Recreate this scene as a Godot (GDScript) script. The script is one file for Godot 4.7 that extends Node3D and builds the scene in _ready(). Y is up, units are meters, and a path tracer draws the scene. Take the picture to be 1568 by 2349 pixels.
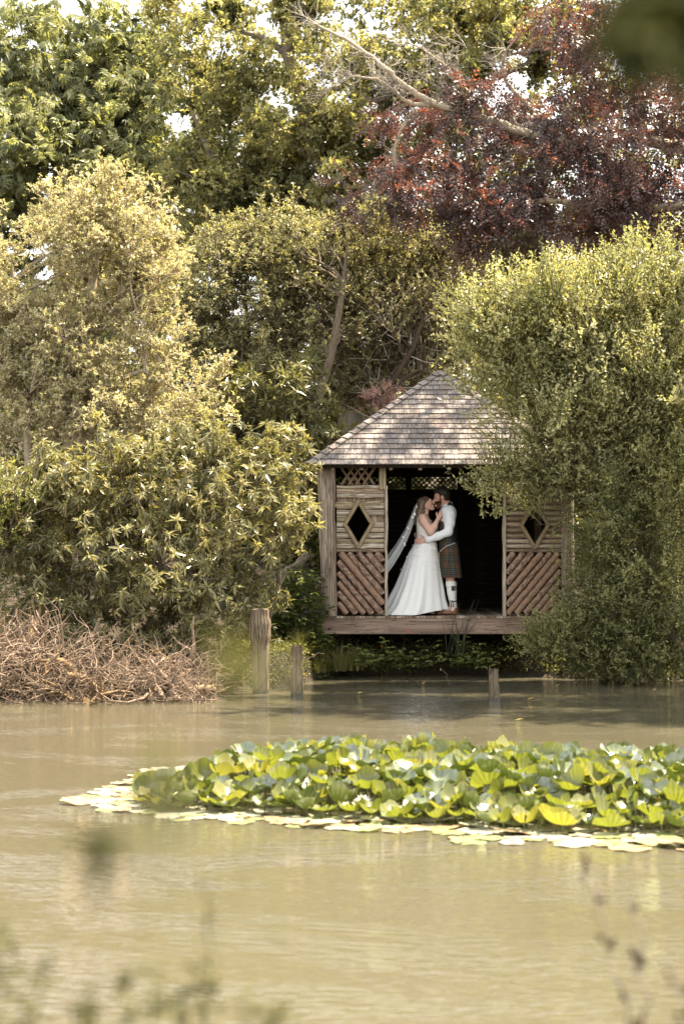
extends Node3D
# A pond with water lilies; behind it a small shingled summerhouse with a couple in it, among shrubs and trees.

var rng := RandomNumberGenerator.new()
var nz := FastNoiseLite.new()
var M := {}
const FOCAL := 4710.0

func rf(a: float, b: float) -> float:
	return rng.randf_range(a, b)

# A point seen at that place of the photograph (measured on a 1568 x 2349 copy), d metres away from the camera.
func at(px: float, py: float, d: float) -> Vector3:
	return Vector3((px - 784.0) * d / FOCAL, 1.95 + (1245.0 - py) * d / FOCAL, -d)

func rdir() -> Vector3:
	var z := rf(-1, 1)
	var a := rf(0, TAU)
	var s := sqrt(1.0 - z * z)
	return Vector3(s * cos(a), z, s * sin(a))

# ---------------------------------------------------------------- mesh builder
class MB:
	var v := PackedVector3Array()
	var n := PackedVector3Array()
	var u := PackedVector2Array()
	var c := PackedColorArray()
	var i := PackedInt32Array()

	func vert(p: Vector3, nn: Vector3, uv: Vector2, col: Color) -> int:
		v.append(p); n.append(nn); u.append(uv); c.append(col)
		return v.size() - 1

	func tri(a: int, b: int, d: int) -> void:   # counter-clockwise seen from the front
		i.append(a); i.append(d); i.append(b)

	func flat(pts: Array, col: Color, uvs: Array = []) -> void:
		var nn: Vector3 = (pts[1] - pts[0]).cross(pts[2] - pts[0]).normalized()
		var f := v.size()
		for k in pts.size():
			vert(pts[k], nn, uvs[k] if uvs.size() else Vector2(pts[k].x + pts[k].z, pts[k].y), col)
		for k in range(1, pts.size() - 1):
			tri(f, f + k, f + k + 1)

	# box with chamfered long edges, in the frame t
	func box(t: Transform3D, s: Vector3, col := Color.WHITE, ch := 0.004) -> void:
		var h := s * 0.5
		var rings := []
		var e := minf(ch, minf(h.x, h.y) * 0.5)
		for z in [[-h.z, e * 0.7], [-h.z + e, 0.0], [h.z - e, 0.0], [h.z, e * 0.7]]:
			var g: float = z[1]
			var r := PackedVector3Array()
			for q in [[h.x, -h.y + e], [h.x, h.y - e], [h.x - e, h.y], [-h.x + e, h.y], [-h.x, h.y - e], [-h.x, -h.y + e], [-h.x + e, -h.y], [h.x - e, -h.y]]:
				r.append(t * Vector3(q[0] - signf(q[0]) * g, q[1] - signf(q[1]) * g, z[0]))
			rings.append(r)
		loft_flat(rings, col)

	func loft_flat(rings: Array, col: Color) -> void:
		var m: int = rings[0].size()
		var along := 0.0
		for k in rings.size() - 1:
			var step: float = (rings[k + 1][0] - rings[k][0]).length()
			for j in m:
				var j2 := (j + 1) % m
				var w0 := 0.13 * j
				flat([rings[k][j], rings[k][j2], rings[k + 1][j2], rings[k + 1][j]], col, [Vector2(w0, along), Vector2(w0 + 0.13, along), Vector2(w0 + 0.13, along + step), Vector2(w0, along + step)])
			along += step
		var a := []
		var b := []
		for j in m:
			a.append(rings[0][m - 1 - j]); b.append(rings[-1][j])
		flat(a, col); flat(b, col)

	# smooth loft through rings (each runs right-handed about the way along); wrap closes each ring
	func loft(rings: Array, wrap := true, cap := true, col := Color.WHITE, us := 1.0, cols: Array = []) -> void:
		var m: int = rings[0].size()
		var r: int = rings.size()
		var f := v.size()
		var along := 0.0
		var row := m + 1 if wrap else m
		for k in r:
			if k > 0:
				along += (rings[k][0] - rings[k - 1][0]).length()
			var up: PackedVector3Array = rings[mini(k + 1, r - 1)]
			var dn: PackedVector3Array = rings[maxi(k - 1, 0)]
			var cur: PackedVector3Array = rings[k]
			for j in row:
				var jj := j % m
				var p: Vector3
				if wrap:
					p = cur[(jj + 1) % m] - cur[(jj + m - 1) % m]
				else:
					p = cur[mini(jj + 1, m - 1)] - cur[maxi(jj - 1, 0)]
				var nn := p.cross(up[jj] - dn[jj])
				if nn.length_squared() < 1e-14:
					nn = Vector3.UP
				vert(cur[jj], nn.normalized(), Vector2(us * j / float(m), along), cols[k] if cols.size() else col)
		for k in r - 1:
			for j in row - 1:
				var a := f + k * row + j
				tri(a, a + 1, a + row + 1)
				tri(a, a + row + 1, a + row)
		if wrap and cap:
			for e in 2:
				var ring: PackedVector3Array = rings[0] if e == 0 else rings[r - 1]
				var pts := []
				for j in m:
					pts.append(ring[m - 1 - j] if e == 0 else ring[j])
				var mid := Vector3.ZERO
				for p in pts:
					mid += p
				mid /= float(m)
				var g := v.size()
				var cn: Vector3 = (pts[0] - mid).cross(pts[1] - mid).normalized()
				var cc: Color = (cols[0] if e == 0 else cols[r - 1]) if cols.size() else col
				vert(mid, cn, Vector2(0.5, 0.5), cc)
				for j in m:
					vert(pts[j], cn, Vector2(0.5 + 0.3 * cos(TAU * j / m), 0.5 + 0.3 * sin(TAU * j / m)), cc)
				for j in m:
					tri(g, g + 1 + j, g + 1 + (j + 1) % m)

	func tube(pts: Array, rad: Array, sides := 6, col := Color.WHITE, cap := true) -> void:
		var rings := []
		var x := Vector3.ZERO
		for k in pts.size():
			var t: Vector3 = (pts[mini(k + 1, pts.size() - 1)] - pts[maxi(k - 1, 0)]).normalized()
			if k == 0:
				x = t.cross(Vector3.UP if absf(t.y) < 0.9 else Vector3.RIGHT).normalized()
			else:
				x = (x - t * x.dot(t)).normalized()
			var w := t.cross(x)
			var ring := PackedVector3Array()
			for j in sides:
				var a := TAU * j / sides
				ring.append(pts[k] + (x * cos(a) + w * sin(a)) * float(rad[k]))
			rings.append(ring)
		loft(rings, true, cap, col)

	# a leaf folded along its midrib
	func leaf(o: Vector3, dir: Vector3, up: Vector3, L: float, W: float, fold: float, curl: float, col: Color) -> void:
		var x := dir.normalized()
		var z := x.cross(up)
		if z.length_squared() < 1e-6:
			z = x.cross(Vector3(0.3, 0.5, 0.8))
		z = z.normalized()
		var y := z.cross(x)
		var m1 := o + x * (0.42 * L) + y * (0.10 * curl * L)
		var tip := o + x * L + y * (curl * L)
		for s in [1.0, -1.0]:
			var e: Vector3 = m1 + z * (s * W * 0.5) + y * (fold * W * 0.5)
			var nn: Vector3 = (e - o).cross(tip - o).normalized() * -s
			if nn.dot(y) < 0.0:
				nn = -nn
			var f := v.size()
			vert(o, nn, Vector2(0, 0), col); vert(e, nn, Vector2(0.5, s), col); vert(tip, nn, Vector2(1, 0), col); vert(m1, nn, Vector2(0.5, 0), col)
			if s > 0:
				tri(f, f + 3, f + 1); tri(f + 3, f + 2, f + 1)
			else:
				tri(f, f + 1, f + 3); tri(f + 3, f + 1, f + 2)
			# keep the winding on the side of the normal
			var a: Vector3 = v[f]
			if (v[f + 3] - a).cross(v[f + 1] - a).dot(nn) * s < 0.0:
				for k in 2:
					var q := i.size() - 6 + k * 3
					var sw := i[q + 1]
					i[q + 1] = i[q + 2]
					i[q + 2] = sw

	func to(mesh: ArrayMesh, mat: Material) -> ArrayMesh:
		if v.size() == 0:
			return mesh
		var arr := []
		arr.resize(Mesh.ARRAY_MAX)
		arr[Mesh.ARRAY_VERTEX] = v
		arr[Mesh.ARRAY_NORMAL] = n
		arr[Mesh.ARRAY_TEX_UV] = u
		arr[Mesh.ARRAY_COLOR] = c
		arr[Mesh.ARRAY_INDEX] = i
		mesh.add_surface_from_arrays(Mesh.PRIMITIVE_TRIANGLES, arr)
		mesh.surface_set_material(mesh.get_surface_count() - 1, mat)
		return mesh

# ---------------------------------------------------------------- nodes
func thing(called: String, label: String, category: String, where := Vector3.ZERO, group := "") -> Node3D:
	var o := Node3D.new()
	o.name = called
	add_child(o, true)
	o.position = where
	tag(o, label, category, group)
	return o

func tag(o: Node3D, label: String, category: String, group := "") -> void:
	o.set_meta("label", label)
	o.set_meta("category", category)
	if group:
		o.set_meta("group", group)

func put(called: String, mesh: Mesh, parent: Node3D, t := Transform3D()) -> MeshInstance3D:
	var o := MeshInstance3D.new()
	o.name = called
	o.mesh = mesh
	o.transform = t
	o.cast_shadow = GeometryInstance3D.SHADOW_CASTING_SETTING_ON
	parent.add_child(o, true)
	return o

func part(called: String, mb: MB, mat: Material, parent: Node3D, t := Transform3D()) -> MeshInstance3D:
	return put(called, mb.to(ArrayMesh.new(), mat), parent, t)

func scatter(called: String, mesh: Mesh, xf: Array, cols: Array, parent: Node3D) -> void:
	if xf.is_empty():
		return
	var mm := MultiMesh.new()
	mm.transform_format = MultiMesh.TRANSFORM_3D
	mm.use_colors = true
	mm.mesh = mesh
	mm.instance_count = xf.size()
	for k in xf.size():
		mm.set_instance_transform(k, xf[k])
		mm.set_instance_color(k, cols[k])
	var o := MultiMeshInstance3D.new()
	o.name = called
	o.multimesh = mm
	o.set_meta("kind", "stuff")
	parent.add_child(o, true)

# ---------------------------------------------------------------- materials
func lin(r: float, g: float, b: float) -> Color:
	return Color(r, g, b)

func mat(r: float, g: float, b: float, rough := 0.8, spec := 0.5) -> StandardMaterial3D:
	var m := StandardMaterial3D.new()
	m.albedo_color = Color(r, g, b).linear_to_srgb()
	m.roughness = rough
	m.metallic_specular = spec
	m.vertex_color_use_as_albedo = true
	return m

func leafmat(back: Color, rough := 0.42, spec := 0.5) -> StandardMaterial3D:
	var m := mat(1, 1, 1, rough, spec)
	m.cull_mode = BaseMaterial3D.CULL_DISABLED
	m.backlight_enabled = true
	m.backlight = back.linear_to_srgb()
	return m

func noise(freq: float, octaves := 4, s := 1) -> FastNoiseLite:
	var f := FastNoiseLite.new()
	f.noise_type = FastNoiseLite.TYPE_SIMPLEX
	f.frequency = freq
	f.fractal_octaves = octaves
	f.seed = s
	return f

# grain running along v: streaks, cracks, knots; ramp dark -> light (sRGB), plus patches of a third colour
func wood_image(w: int, h: int, dark: Color, light: Color, patch: Color, patch_share: float, streak: float, s: int) -> Image:
	var im := Image.create(w, h, false, Image.FORMAT_RGB8)
	var a := noise(1.0, 4, s)
	var b := noise(1.0, 4, s + 7)
	for y in h:
		for x in w:
			# wrap both ways by going round two circles
			var t := TAU * x / w
			var vv := TAU * y / h
			var q := Vector3(cos(t) * 2.2, sin(t) * 2.2, sin(vv) * 0.45)
			var g := a.get_noise_3d(q.x * streak, q.y * streak, q.z + cos(vv) * 0.45)
			var fine := a.get_noise_3d(q.x * streak * 5.0, q.y * streak * 5.0, q.z * 2.0 + cos(vv))
			var k := clampf(0.5 + g * 0.8 + fine * 0.6, 0.0, 1.0)
			var col := dark.lerp(light, k)
			if fine < -0.42:
				col = col.darkened(0.45)
			var pn := b.get_noise_3d(cos(t) * 0.9, sin(t) * 0.9 + sin(vv) * 0.9, cos(vv) * 0.9)
			col = col.lerp(patch, clampf((pn - 0.35 + patch_share) * 3.0, 0.0, 1.0) * 0.75)
			im.set_pixel(x, y, col)
	return im

func texmat(im: Image, rough: float, bump := 0.0, us := 1.0, vs := 1.0, spec := 0.4) -> StandardMaterial3D:
	var m := mat(1, 1, 1, rough, spec)
	m.albedo_texture = ImageTexture.create_from_image(im)
	m.uv1_scale = Vector3(us, vs, 1)
	if bump > 0.0:
		var g: Image = im.duplicate()
		g.convert(Image.FORMAT_L8)
		m.heightmap_enabled = true
		m.heightmap_texture = ImageTexture.create_from_image(g)
		m.heightmap_scale = bump
	return m

func tinted(m: StandardMaterial3D, r: float, g: float, b: float) -> StandardMaterial3D:
	var t: StandardMaterial3D = m.duplicate()
	t.albedo_color = Color(r, g, b).linear_to_srgb()
	return t

func blotch_image(w: int, h: int, cs: Array, freq: float, s: int) -> Image:
	var im := Image.create(w, h, false, Image.FORMAT_RGB8)
	var a := noise(1.0, 5, s)
	var b := noise(1.0, 3, s + 3)
	for y in h:
		for x in w:
			var t := TAU * x / w
			var vv := TAU * y / h
			var n1 := a.get_noise_3d(cos(t) * freq, sin(t) * freq + cos(vv) * freq, sin(vv) * freq)
			var n2 := b.get_noise_3d(cos(t) * freq * 4.0, sin(t) * freq * 4.0 + cos(vv) * freq * 4.0, sin(vv) * freq * 4.0)
			var k := clampf(0.5 + n1 * 0.9 + n2 * 0.35, 0.0, 0.999) * (cs.size() - 1)
			im.set_pixel(x, y, (cs[int(k)] as Color).lerp(cs[int(k) + 1], k - int(k)))
	return im
# ---------------------------------------------------------------- bodies: a smooth union of tapered capsules meshed by surface nets
# prims: [a, b, radius at a, radius at b]; kept(p) says which part of the surface stays; paint(p) gives its colour
func flesh(mb: MB, prims: Array, cell: float, k: float, paint: Callable, keep = null) -> void:
	var lo := Vector3(1e9, 1e9, 1e9)
	var hi := -lo
	for p in prims:
		for e in 2:
			var r: float = p[2 + e] + cell * 3.0
			lo = lo.min((p[e] as Vector3) - Vector3(r, r, r))
			hi = hi.max((p[e] as Vector3) + Vector3(r, r, r))
	var nx := int((hi.x - lo.x) / cell) + 2
	var ny := int((hi.y - lo.y) / cell) + 2
	var nzz := int((hi.z - lo.z) / cell) + 2
	var f := PackedFloat32Array()
	f.resize(nx * ny * nzz)
	f.fill(1.0)
	for p in prims:
		var a: Vector3 = p[0]
		var ab: Vector3 = (p[1] as Vector3) - a
		var inv := 1.0 / maxf(ab.length_squared(), 1e-9)
		var ra: float = p[2]
		var rb: float = p[3]
		var m := maxf(ra, rb) + k + cell * 2.5
		var l := ((a.min(p[1]) - Vector3(m, m, m) - lo) / cell).floor()
		var h := ((a.max(p[1]) + Vector3(m, m, m) - lo) / cell).ceil()
		for z in range(maxi(int(l.z), 0), mini(int(h.z) + 1, nzz)):
			for y in range(maxi(int(l.y), 0), mini(int(h.y) + 1, ny)):
				var at0 := (z * ny + y) * nx
				for x in range(maxi(int(l.x), 0), mini(int(h.x) + 1, nx)):
					var q := lo + Vector3(x, y, z) * cell - a
					var t := clampf(q.dot(ab) * inv, 0.0, 1.0)
					var d := (q - ab * t).length() - ra - (rb - ra) * t
					var o := f[at0 + x]
					var hh := maxf(k - absf(o - d), 0.0) / k
					f[at0 + x] = minf(o, d) - hh * hh * k * 0.25
	var id := PackedInt32Array()
	id.resize(f.size())
	id.fill(-1)
	var off := [0, 1, nx, nx + 1, nx * ny, nx * ny + 1, nx * ny + nx, nx * ny + nx + 1]
	var edges := [0, 1, 2, 3, 4, 5, 6, 7, 0, 2, 1, 3, 4, 6, 5, 7, 0, 4, 1, 5, 2, 6, 3, 7]
	var pos := PackedVector3Array()
	var cells := PackedInt32Array()
	for z in nzz - 1:
		for y in ny - 1:
			for x in nx - 1:
				var c := (z * ny + y) * nx + x
				if absf(f[c]) > cell * 2.0:
					continue
				var inside := 0
				for e in 8:
					if f[c + off[e]] < 0.0:
						inside += 1
				if inside == 0 or inside == 8:
					continue
				var sum := Vector3.ZERO
				var cnt := 0
				for e in 12:
					var i0: int = edges[e * 2]
					var i1: int = edges[e * 2 + 1]
					var f0 := f[c + off[i0]]
					var f1 := f[c + off[i1]]
					if (f0 < 0.0) != (f1 < 0.0):
						var t := f0 / (f0 - f1)
						sum += Vector3(i0 & 1, (i0 >> 1) & 1, i0 >> 2).lerp(Vector3(i1 & 1, (i1 >> 1) & 1, i1 >> 2), t)
						cnt += 1
				id[c] = pos.size()
				pos.append(lo + (Vector3(x, y, z) + sum / cnt) * cell)
				cells.append(c)
	var tris := PackedInt32Array()
	var dx := 1
	var dy := nx
	var dz := nx * ny
	for q in cells:
		for ax in 3:
			var step: int = [dx, dy, dz][ax]
			var s0 := f[q] < 0.0
			if s0 == (f[q + step] < 0.0):
				continue
			var b1: int = [dy, dz, dx][ax]
			var b2: int = [dz, dx, dy][ax]
			var i0 := id[q]
			var i1 := id[q - b1]
			var i2 := id[q - b1 - b2]
			var i3 := id[q - b2]
			if i0 < 0 or i1 < 0 or i2 < 0 or i3 < 0:
				continue
			if s0:
				tris.append_array([i0, i1, i2, i0, i2, i3])
			else:
				tris.append_array([i0, i2, i1, i0, i3, i2])
	var nn := PackedVector3Array()
	nn.resize(pos.size())
	for t in range(0, tris.size(), 3):
		var g := (pos[tris[t + 1]] - pos[tris[t]]).cross(pos[tris[t + 2]] - pos[tris[t]])
		for e in 3:
			nn[tris[t + e]] += g
	var base := mb.v.size()
	for e in pos.size():
		mb.vert(pos[e], nn[e].normalized(), Vector2(pos[e].x - pos[e].z * 0.7, pos[e].y), paint.call(pos[e]))
	for t in range(0, tris.size(), 3):
		if keep != null and not keep.call((pos[tris[t]] + pos[tris[t + 1]] + pos[tris[t + 2]]) / 3.0):
			continue
		mb.tri(base + tris[t], base + tris[t + 1], base + tris[t + 2])
# ---------------------------------------------------------------- the scene
func _ready() -> void:
	rng.seed = 20240611
	nz = noise(1.0, 3, 11)

	var cam := Camera3D.new()
	cam.name = "camera"
	add_child(cam)
	cam.position = Vector3(0, 1.95, 0)
	cam.rotation_degrees = Vector3(0.858, 0, 0)
	var ca := CameraAttributesPhysical.new()
	ca.frustum_focal_length = 48.12
	ca.frustum_near = 0.1
	ca.frustum_far = 600.0
	ca.frustum_focus_distance = 30.0
	ca.exposure_aperture = 1.8
	cam.attributes = ca
	cam.current = true

	var env := Environment.new()
	env.background_mode = Environment.BG_SKY
	env.tonemap_mode = Environment.TONE_MAPPER_LINEAR
	env.tonemap_exposure = 5.8
	env.sdfgi_enabled = true
	env.ssao_enabled = true
	env.ssil_enabled = true
	var sm := ProceduralSkyMaterial.new()
	sm.sky_top_color = Color(0.60, 0.63, 0.67)
	sm.sky_horizon_color = Color(0.90, 0.89, 0.86)
	sm.sky_curve = 0.16
	sm.ground_bottom_color = Color(0.16, 0.15, 0.11)
	sm.ground_horizon_color = Color(0.5, 0.5, 0.45)
	sm.sky_energy_multiplier = 0.85
	sm.use_debanding = false
	var sc := noise(1.3, 5, 5)
	var ci := Image.create(512, 256, false, Image.FORMAT_RGBA8)
	for y in 256:
		for x in 512:
			var a := TAU * x / 512.0
			var e := PI * (0.5 - y / 255.0)
			var d := Vector3(cos(a) * cos(e), sin(e) * 2.2, sin(a) * cos(e))
			var k := clampf((sc.get_noise_3d(d.x * 1.2, d.y * 1.2, d.z * 1.2) + 0.10) * 2.4, 0.0, 1.0)
			ci.set_pixel(x, y, Color(1, 0.99, 0.97, k * 0.75 if e > 0.0 else 0.0))
	sm.sky_cover = ImageTexture.create_from_image(ci)
	sm.sky_cover_modulate = Color(0.75, 0.75, 0.75)
	var sky := Sky.new()
	sky.sky_material = sm
	env.sky = sky
	var we := WorldEnvironment.new()
	we.name = "world_environment"
	we.environment = env
	add_child(we)

	var sun := DirectionalLight3D.new()
	sun.name = "sun"
	add_child(sun)
	sun.look_at_from_position(Vector3.ZERO, -Vector3(0.40, 0.86, -0.16), Vector3.UP)
	sun.light_energy = 1.55
	sun.light_color = Color(1.0, 0.94, 0.84)
	sun.light_angular_distance = 0.5
	sun.shadow_enabled = true

	make_materials()
	ground_and_water()
	summerhouse()
	bride()
	groom()
	posts_in_water()
	lilies()
	trees()
	bank_plants()
	brush_pile()
	near_plants()
func make_materials() -> void:
	M.leaf = leafmat(Color(0.95, 0.95, 0.50), 0.38)
	M.glossy = leafmat(Color(0.8, 0.78, 0.40), 0.33, 0.6)
	M.copper = leafmat(Color(0.9, 0.38, 0.24), 0.36, 0.6)
	M.soft = leafmat(Color(0.75, 0.8, 0.3), 0.6, 0.3)
	M.bark = texmat(blotch_image(128, 256, [Color(0.23, 0.19, 0.15), Color(0.36, 0.31, 0.25), Color(0.48, 0.43, 0.36), Color(0.30, 0.25, 0.2)], 2.0, 21), 0.9, 0.8, 2.0, 0.6)
	M.darkbark = tinted(M.bark, 0.45, 0.40, 0.36)
	M.palebark = texmat(blotch_image(128, 256, [Color(0.42, 0.36, 0.29), Color(0.60, 0.54, 0.46), Color(0.70, 0.65, 0.57), Color(0.46, 0.42, 0.34)], 2.0, 25), 0.85, 0.5, 2.0, 0.6)
	M.brownpod = leafmat(Color(0.3, 0.25, 0.15), 0.7, 0.3)
	M.brownpod.albedo_color = Color(0.3, 0.25, 0.17)
	M.twig = mat(0.22, 0.18, 0.14, 0.85)
	M.paletwig = mat(0.42, 0.36, 0.29, 0.8)
	M.baretwig = mat(0.30, 0.265, 0.225, 0.8)
	M.greentwig = mat(0.14, 0.13, 0.05, 0.7)
	var weather := wood_image(256, 256, Color(0.42, 0.36, 0.31), Color(0.79, 0.74, 0.66), Color(0.58, 0.54, 0.42), 0.12, 2.2, 31)
	M.board = texmat(weather, 0.85, 0.4, 1.0, 0.9)
	M.board_red = tinted(M.board, 0.88, 0.78, 0.72)
	M.board_moss = tinted(M.board, 0.80, 0.78, 0.63)
	M.frame = tinted(M.board, 0.58, 0.53, 0.41)
	M.board_dark = tinted(M.board, 0.55, 0.48, 0.42)
	M.post = texmat(wood_image(256, 256, Color(0.34, 0.29, 0.25), Color(0.68, 0.62, 0.54), Color(0.46, 0.41, 0.36), 0.15, 1.8, 37), 0.85, 0.8, 1.0, 0.45)
	var bark := blotch_image(256, 256, [Color(0.31, 0.25, 0.22), Color(0.45, 0.35, 0.30), Color(0.50, 0.39, 0.34), Color(0.57, 0.44, 0.37), Color(0.68, 0.61, 0.55), Color(0.48, 0.36, 0.31)], 2.0, 41)
	M.pole = texmat(bark, 0.85, 0.9, 1.0, 1.2)
	M.pole.albedo_color = Color(0.97, 0.99, 0.97)
	var peel := blotch_image(256, 256, [Color(0.40, 0.33, 0.29), Color(0.52, 0.42, 0.36), Color(0.58, 0.46, 0.39), Color(0.66, 0.52, 0.43), Color(0.55, 0.42, 0.35), Color(0.62, 0.55, 0.49), Color(0.42, 0.34, 0.30)], 1.6, 43)
	M.pole_peeled = texmat(peel, 0.8, 0.6, 1.0, 0.8)
	M.pole_peeled.albedo_color = Color(0.94, 0.94, 0.92)
	M.fascia = texmat(wood_image(256, 512, Color(0.43, 0.355, 0.31), Color(0.59, 0.51, 0.45), Color(0.58, 0.36, 0.29), -0.02, 1.6, 47), 0.8, 0.2, 1.0, 0.3)
	var shingle := wood_image(128, 256, Color(0.36, 0.33, 0.31), Color(0.60, 0.56, 0.535), Color(0.34, 0.305, 0.285), 0.05, 1.5, 53)
	M.shingles = []
	for k in 6:
		var b: float = [1.0, 0.92, 0.84, 1.06, 0.88, 0.97][k]
		var m := texmat(shingle, 0.8, 0.3, 0.9 + 0.1 * k, 2.0)
		m.albedo_color = Color(b, b * [1.0, 0.98, 1.01, 0.99, 0.97, 1.0][k], b * [1.0, 0.97, 1.03, 0.98, 0.95, 0.99][k])
		m.uv1_offset = Vector3(0.13 * k, 0.31 * k, 0)
		M.shingles.append(m)
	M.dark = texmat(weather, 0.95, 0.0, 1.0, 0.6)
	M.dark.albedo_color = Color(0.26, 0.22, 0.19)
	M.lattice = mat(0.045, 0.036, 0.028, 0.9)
	M.lattice_brown = tinted(M.board, 0.42, 0.34, 0.28)
	M.stake = texmat(wood_image(256, 256, Color(0.20, 0.16, 0.125), Color(0.54, 0.48, 0.39), Color(0.27, 0.225, 0.18), 0.1, 2.6, 59), 0.9, 1.2, 1.0, 0.8)
	M.stick = texmat(blotch_image(128, 128, [Color(0.25, 0.20, 0.16), Color(0.41, 0.34, 0.28), Color(0.58, 0.51, 0.44), Color(0.40, 0.32, 0.24)], 1.6, 61), 0.85, 0.0, 1.0, 2.0)
	M.moss = texmat(blotch_image(128, 128, [Color(0.30, 0.24, 0.17), Color(0.46, 0.37, 0.26), Color(0.57, 0.47, 0.34), Color(0.36, 0.30, 0.22)], 2.4, 67), 0.95, 1.0, 1.0, 2.0)

# how far the pond reaches back at x
func shore(x: float) -> float:
	var z := -30.6
	z = lerpf(z, -27.6, smoothstep(0.1, -0.9, x))
	z = lerpf(z, -25.6, smoothstep(-1.3, -2.4, x))
	z = lerpf(z, -29.2, smoothstep(2.3, 3.4, x))
	return z + 0.25 * nz.get_noise_2d(x * 0.8, 3.0)

func height(x: float, z: float) -> float:
	var back := shore(x) - z           # metres inland on the far side
	var front := z + 4.2 + 0.5 * nz.get_noise_2d(x * 0.5, 9.0) # on the near side
	var h := -0.75
	if back > -3.0:
		h = lerpf(-0.75, -0.04, smoothstep(-3.0, 0.0, back))
		h += 0.48 * smoothstep(0.0, 0.55, back) + 0.30 * smoothstep(0.5, 4.0, back) + 4.5 * smoothstep(4.0, 34.0, back) + 5.0 * smoothstep(30.0, 90.0, back)
	if front > -2.0:
		h = maxf(h, lerpf(-0.75, 0.0, smoothstep(-2.0, 0.0, front)) + 0.75 * smoothstep(0.0, 1.6, front) + 0.35 * smoothstep(1.5, 6.0, front))
	return h + 0.06 * nz.get_noise_2d(x * 1.7, z * 1.7) + 0.03 * nz.get_noise_2d(x * 6.0, z * 6.0)

func ground_and_water() -> void:
	var xs := []
	var zs := []
	var x := -160.0
	while x < 160.0:
		xs.append(x)
		x += 0.14 if absf(x) < 7.0 else (0.8 if absf(x) < 20.0 else 8.0)
	var z := 60.0
	while z > -200.0:
		zs.append(z)
		z -= 0.5 if z > 2.0 else (0.25 if z > -8.0 else (0.8 if z > -22.0 else (0.14 if z > -34.0 else (1.5 if z > -70.0 else 8.0))))
	var mb := MB.new()
	var rows := []
	for a in zs:
		var r := PackedVector3Array()
		for b in xs:
			r.append(Vector3(b, height(b, a), a))
		rows.append(r)
	mb.loft(rows, false, false)
	var soil := texmat(blotch_image(256, 256, [Color(0.10, 0.08, 0.055), Color(0.17, 0.135, 0.09), Color(0.22, 0.175, 0.12), Color(0.15, 0.14, 0.07)], 3.0, 71), 0.95, 1.5)
	soil.uv1_triplanar = true
	soil.uv1_world_triplanar = true
	soil.uv1_scale = Vector3(0.9, 0.9, 0.9)
	var g := part("ground", mb, soil, self)
	g.set_meta("kind", "structure")

	# the water: silty, so that sunlight comes back from it as well as reflections
	var water := mat(0.083, 0.074, 0.047, 0.05, 0.5)
	var size := 1024
	var a1 := noise(1.0, 3, 81)
	var hi := Image.create(size, size, false, Image.FORMAT_RF)
	for yy in size:
		for xx in size:
			var s := TAU * xx / size
			var t := TAU * yy / size
			# long crests across the view, finer ripples over them
			var gust := 0.35 + 1.5 * smoothstep(-0.25, 0.55, a1.get_noise_3d(cos(s) * 0.55 + 7.0, sin(s) * 0.55 + cos(t) * 0.8, sin(t) * 0.8))
			var v := gust * a1.get_noise_3d(cos(s) * 5.5, sin(s) * 5.5 + cos(t) * 17.0, sin(t) * 17.0)
			hi.set_pixel(xx, yy, Color(v, 0, 0))
	var nm := Image.create(size, size, false, Image.FORMAT_RGB8)
	for yy in size:
		for xx in size:
			var dx := hi.get_pixel((xx + 1) % size, yy).r - hi.get_pixel((xx + size - 1) % size, yy).r
			var dy := hi.get_pixel(xx, (yy + 1) % size).r - hi.get_pixel(xx, (yy + size - 1) % size).r
			var nn := Vector3(-dx * 2.0, -dy * 2.0, 1.0).normalized()
			nm.set_pixel(xx, yy, Color(nn.x * 0.5 + 0.5, nn.y * 0.5 + 0.5, nn.z * 0.5 + 0.5))
	water.normal_enabled = true
	water.normal_texture = ImageTexture.create_from_image(nm)
	water.normal_scale = 0.27
	water.uv1_scale = Vector3(0.15, 0.17, 1)
	var wm := MB.new()
	var wr := []
	for k in 40:
		var r := PackedVector3Array()
		for j in 30:
			r.append(Vector3(-60 + 120.0 * j / 29.0, 0.0, 6.0 - 44.0 * k / 39.0))
		wr.append(r)
	wm.loft(wr, false, false)
	for k in wm.v.size():
		wm.u[k] = Vector2(wm.v[k].x, wm.v[k].z)
	var w := part("pond_water", wm, water, self)
	w.set_meta("kind", "structure")

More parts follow.
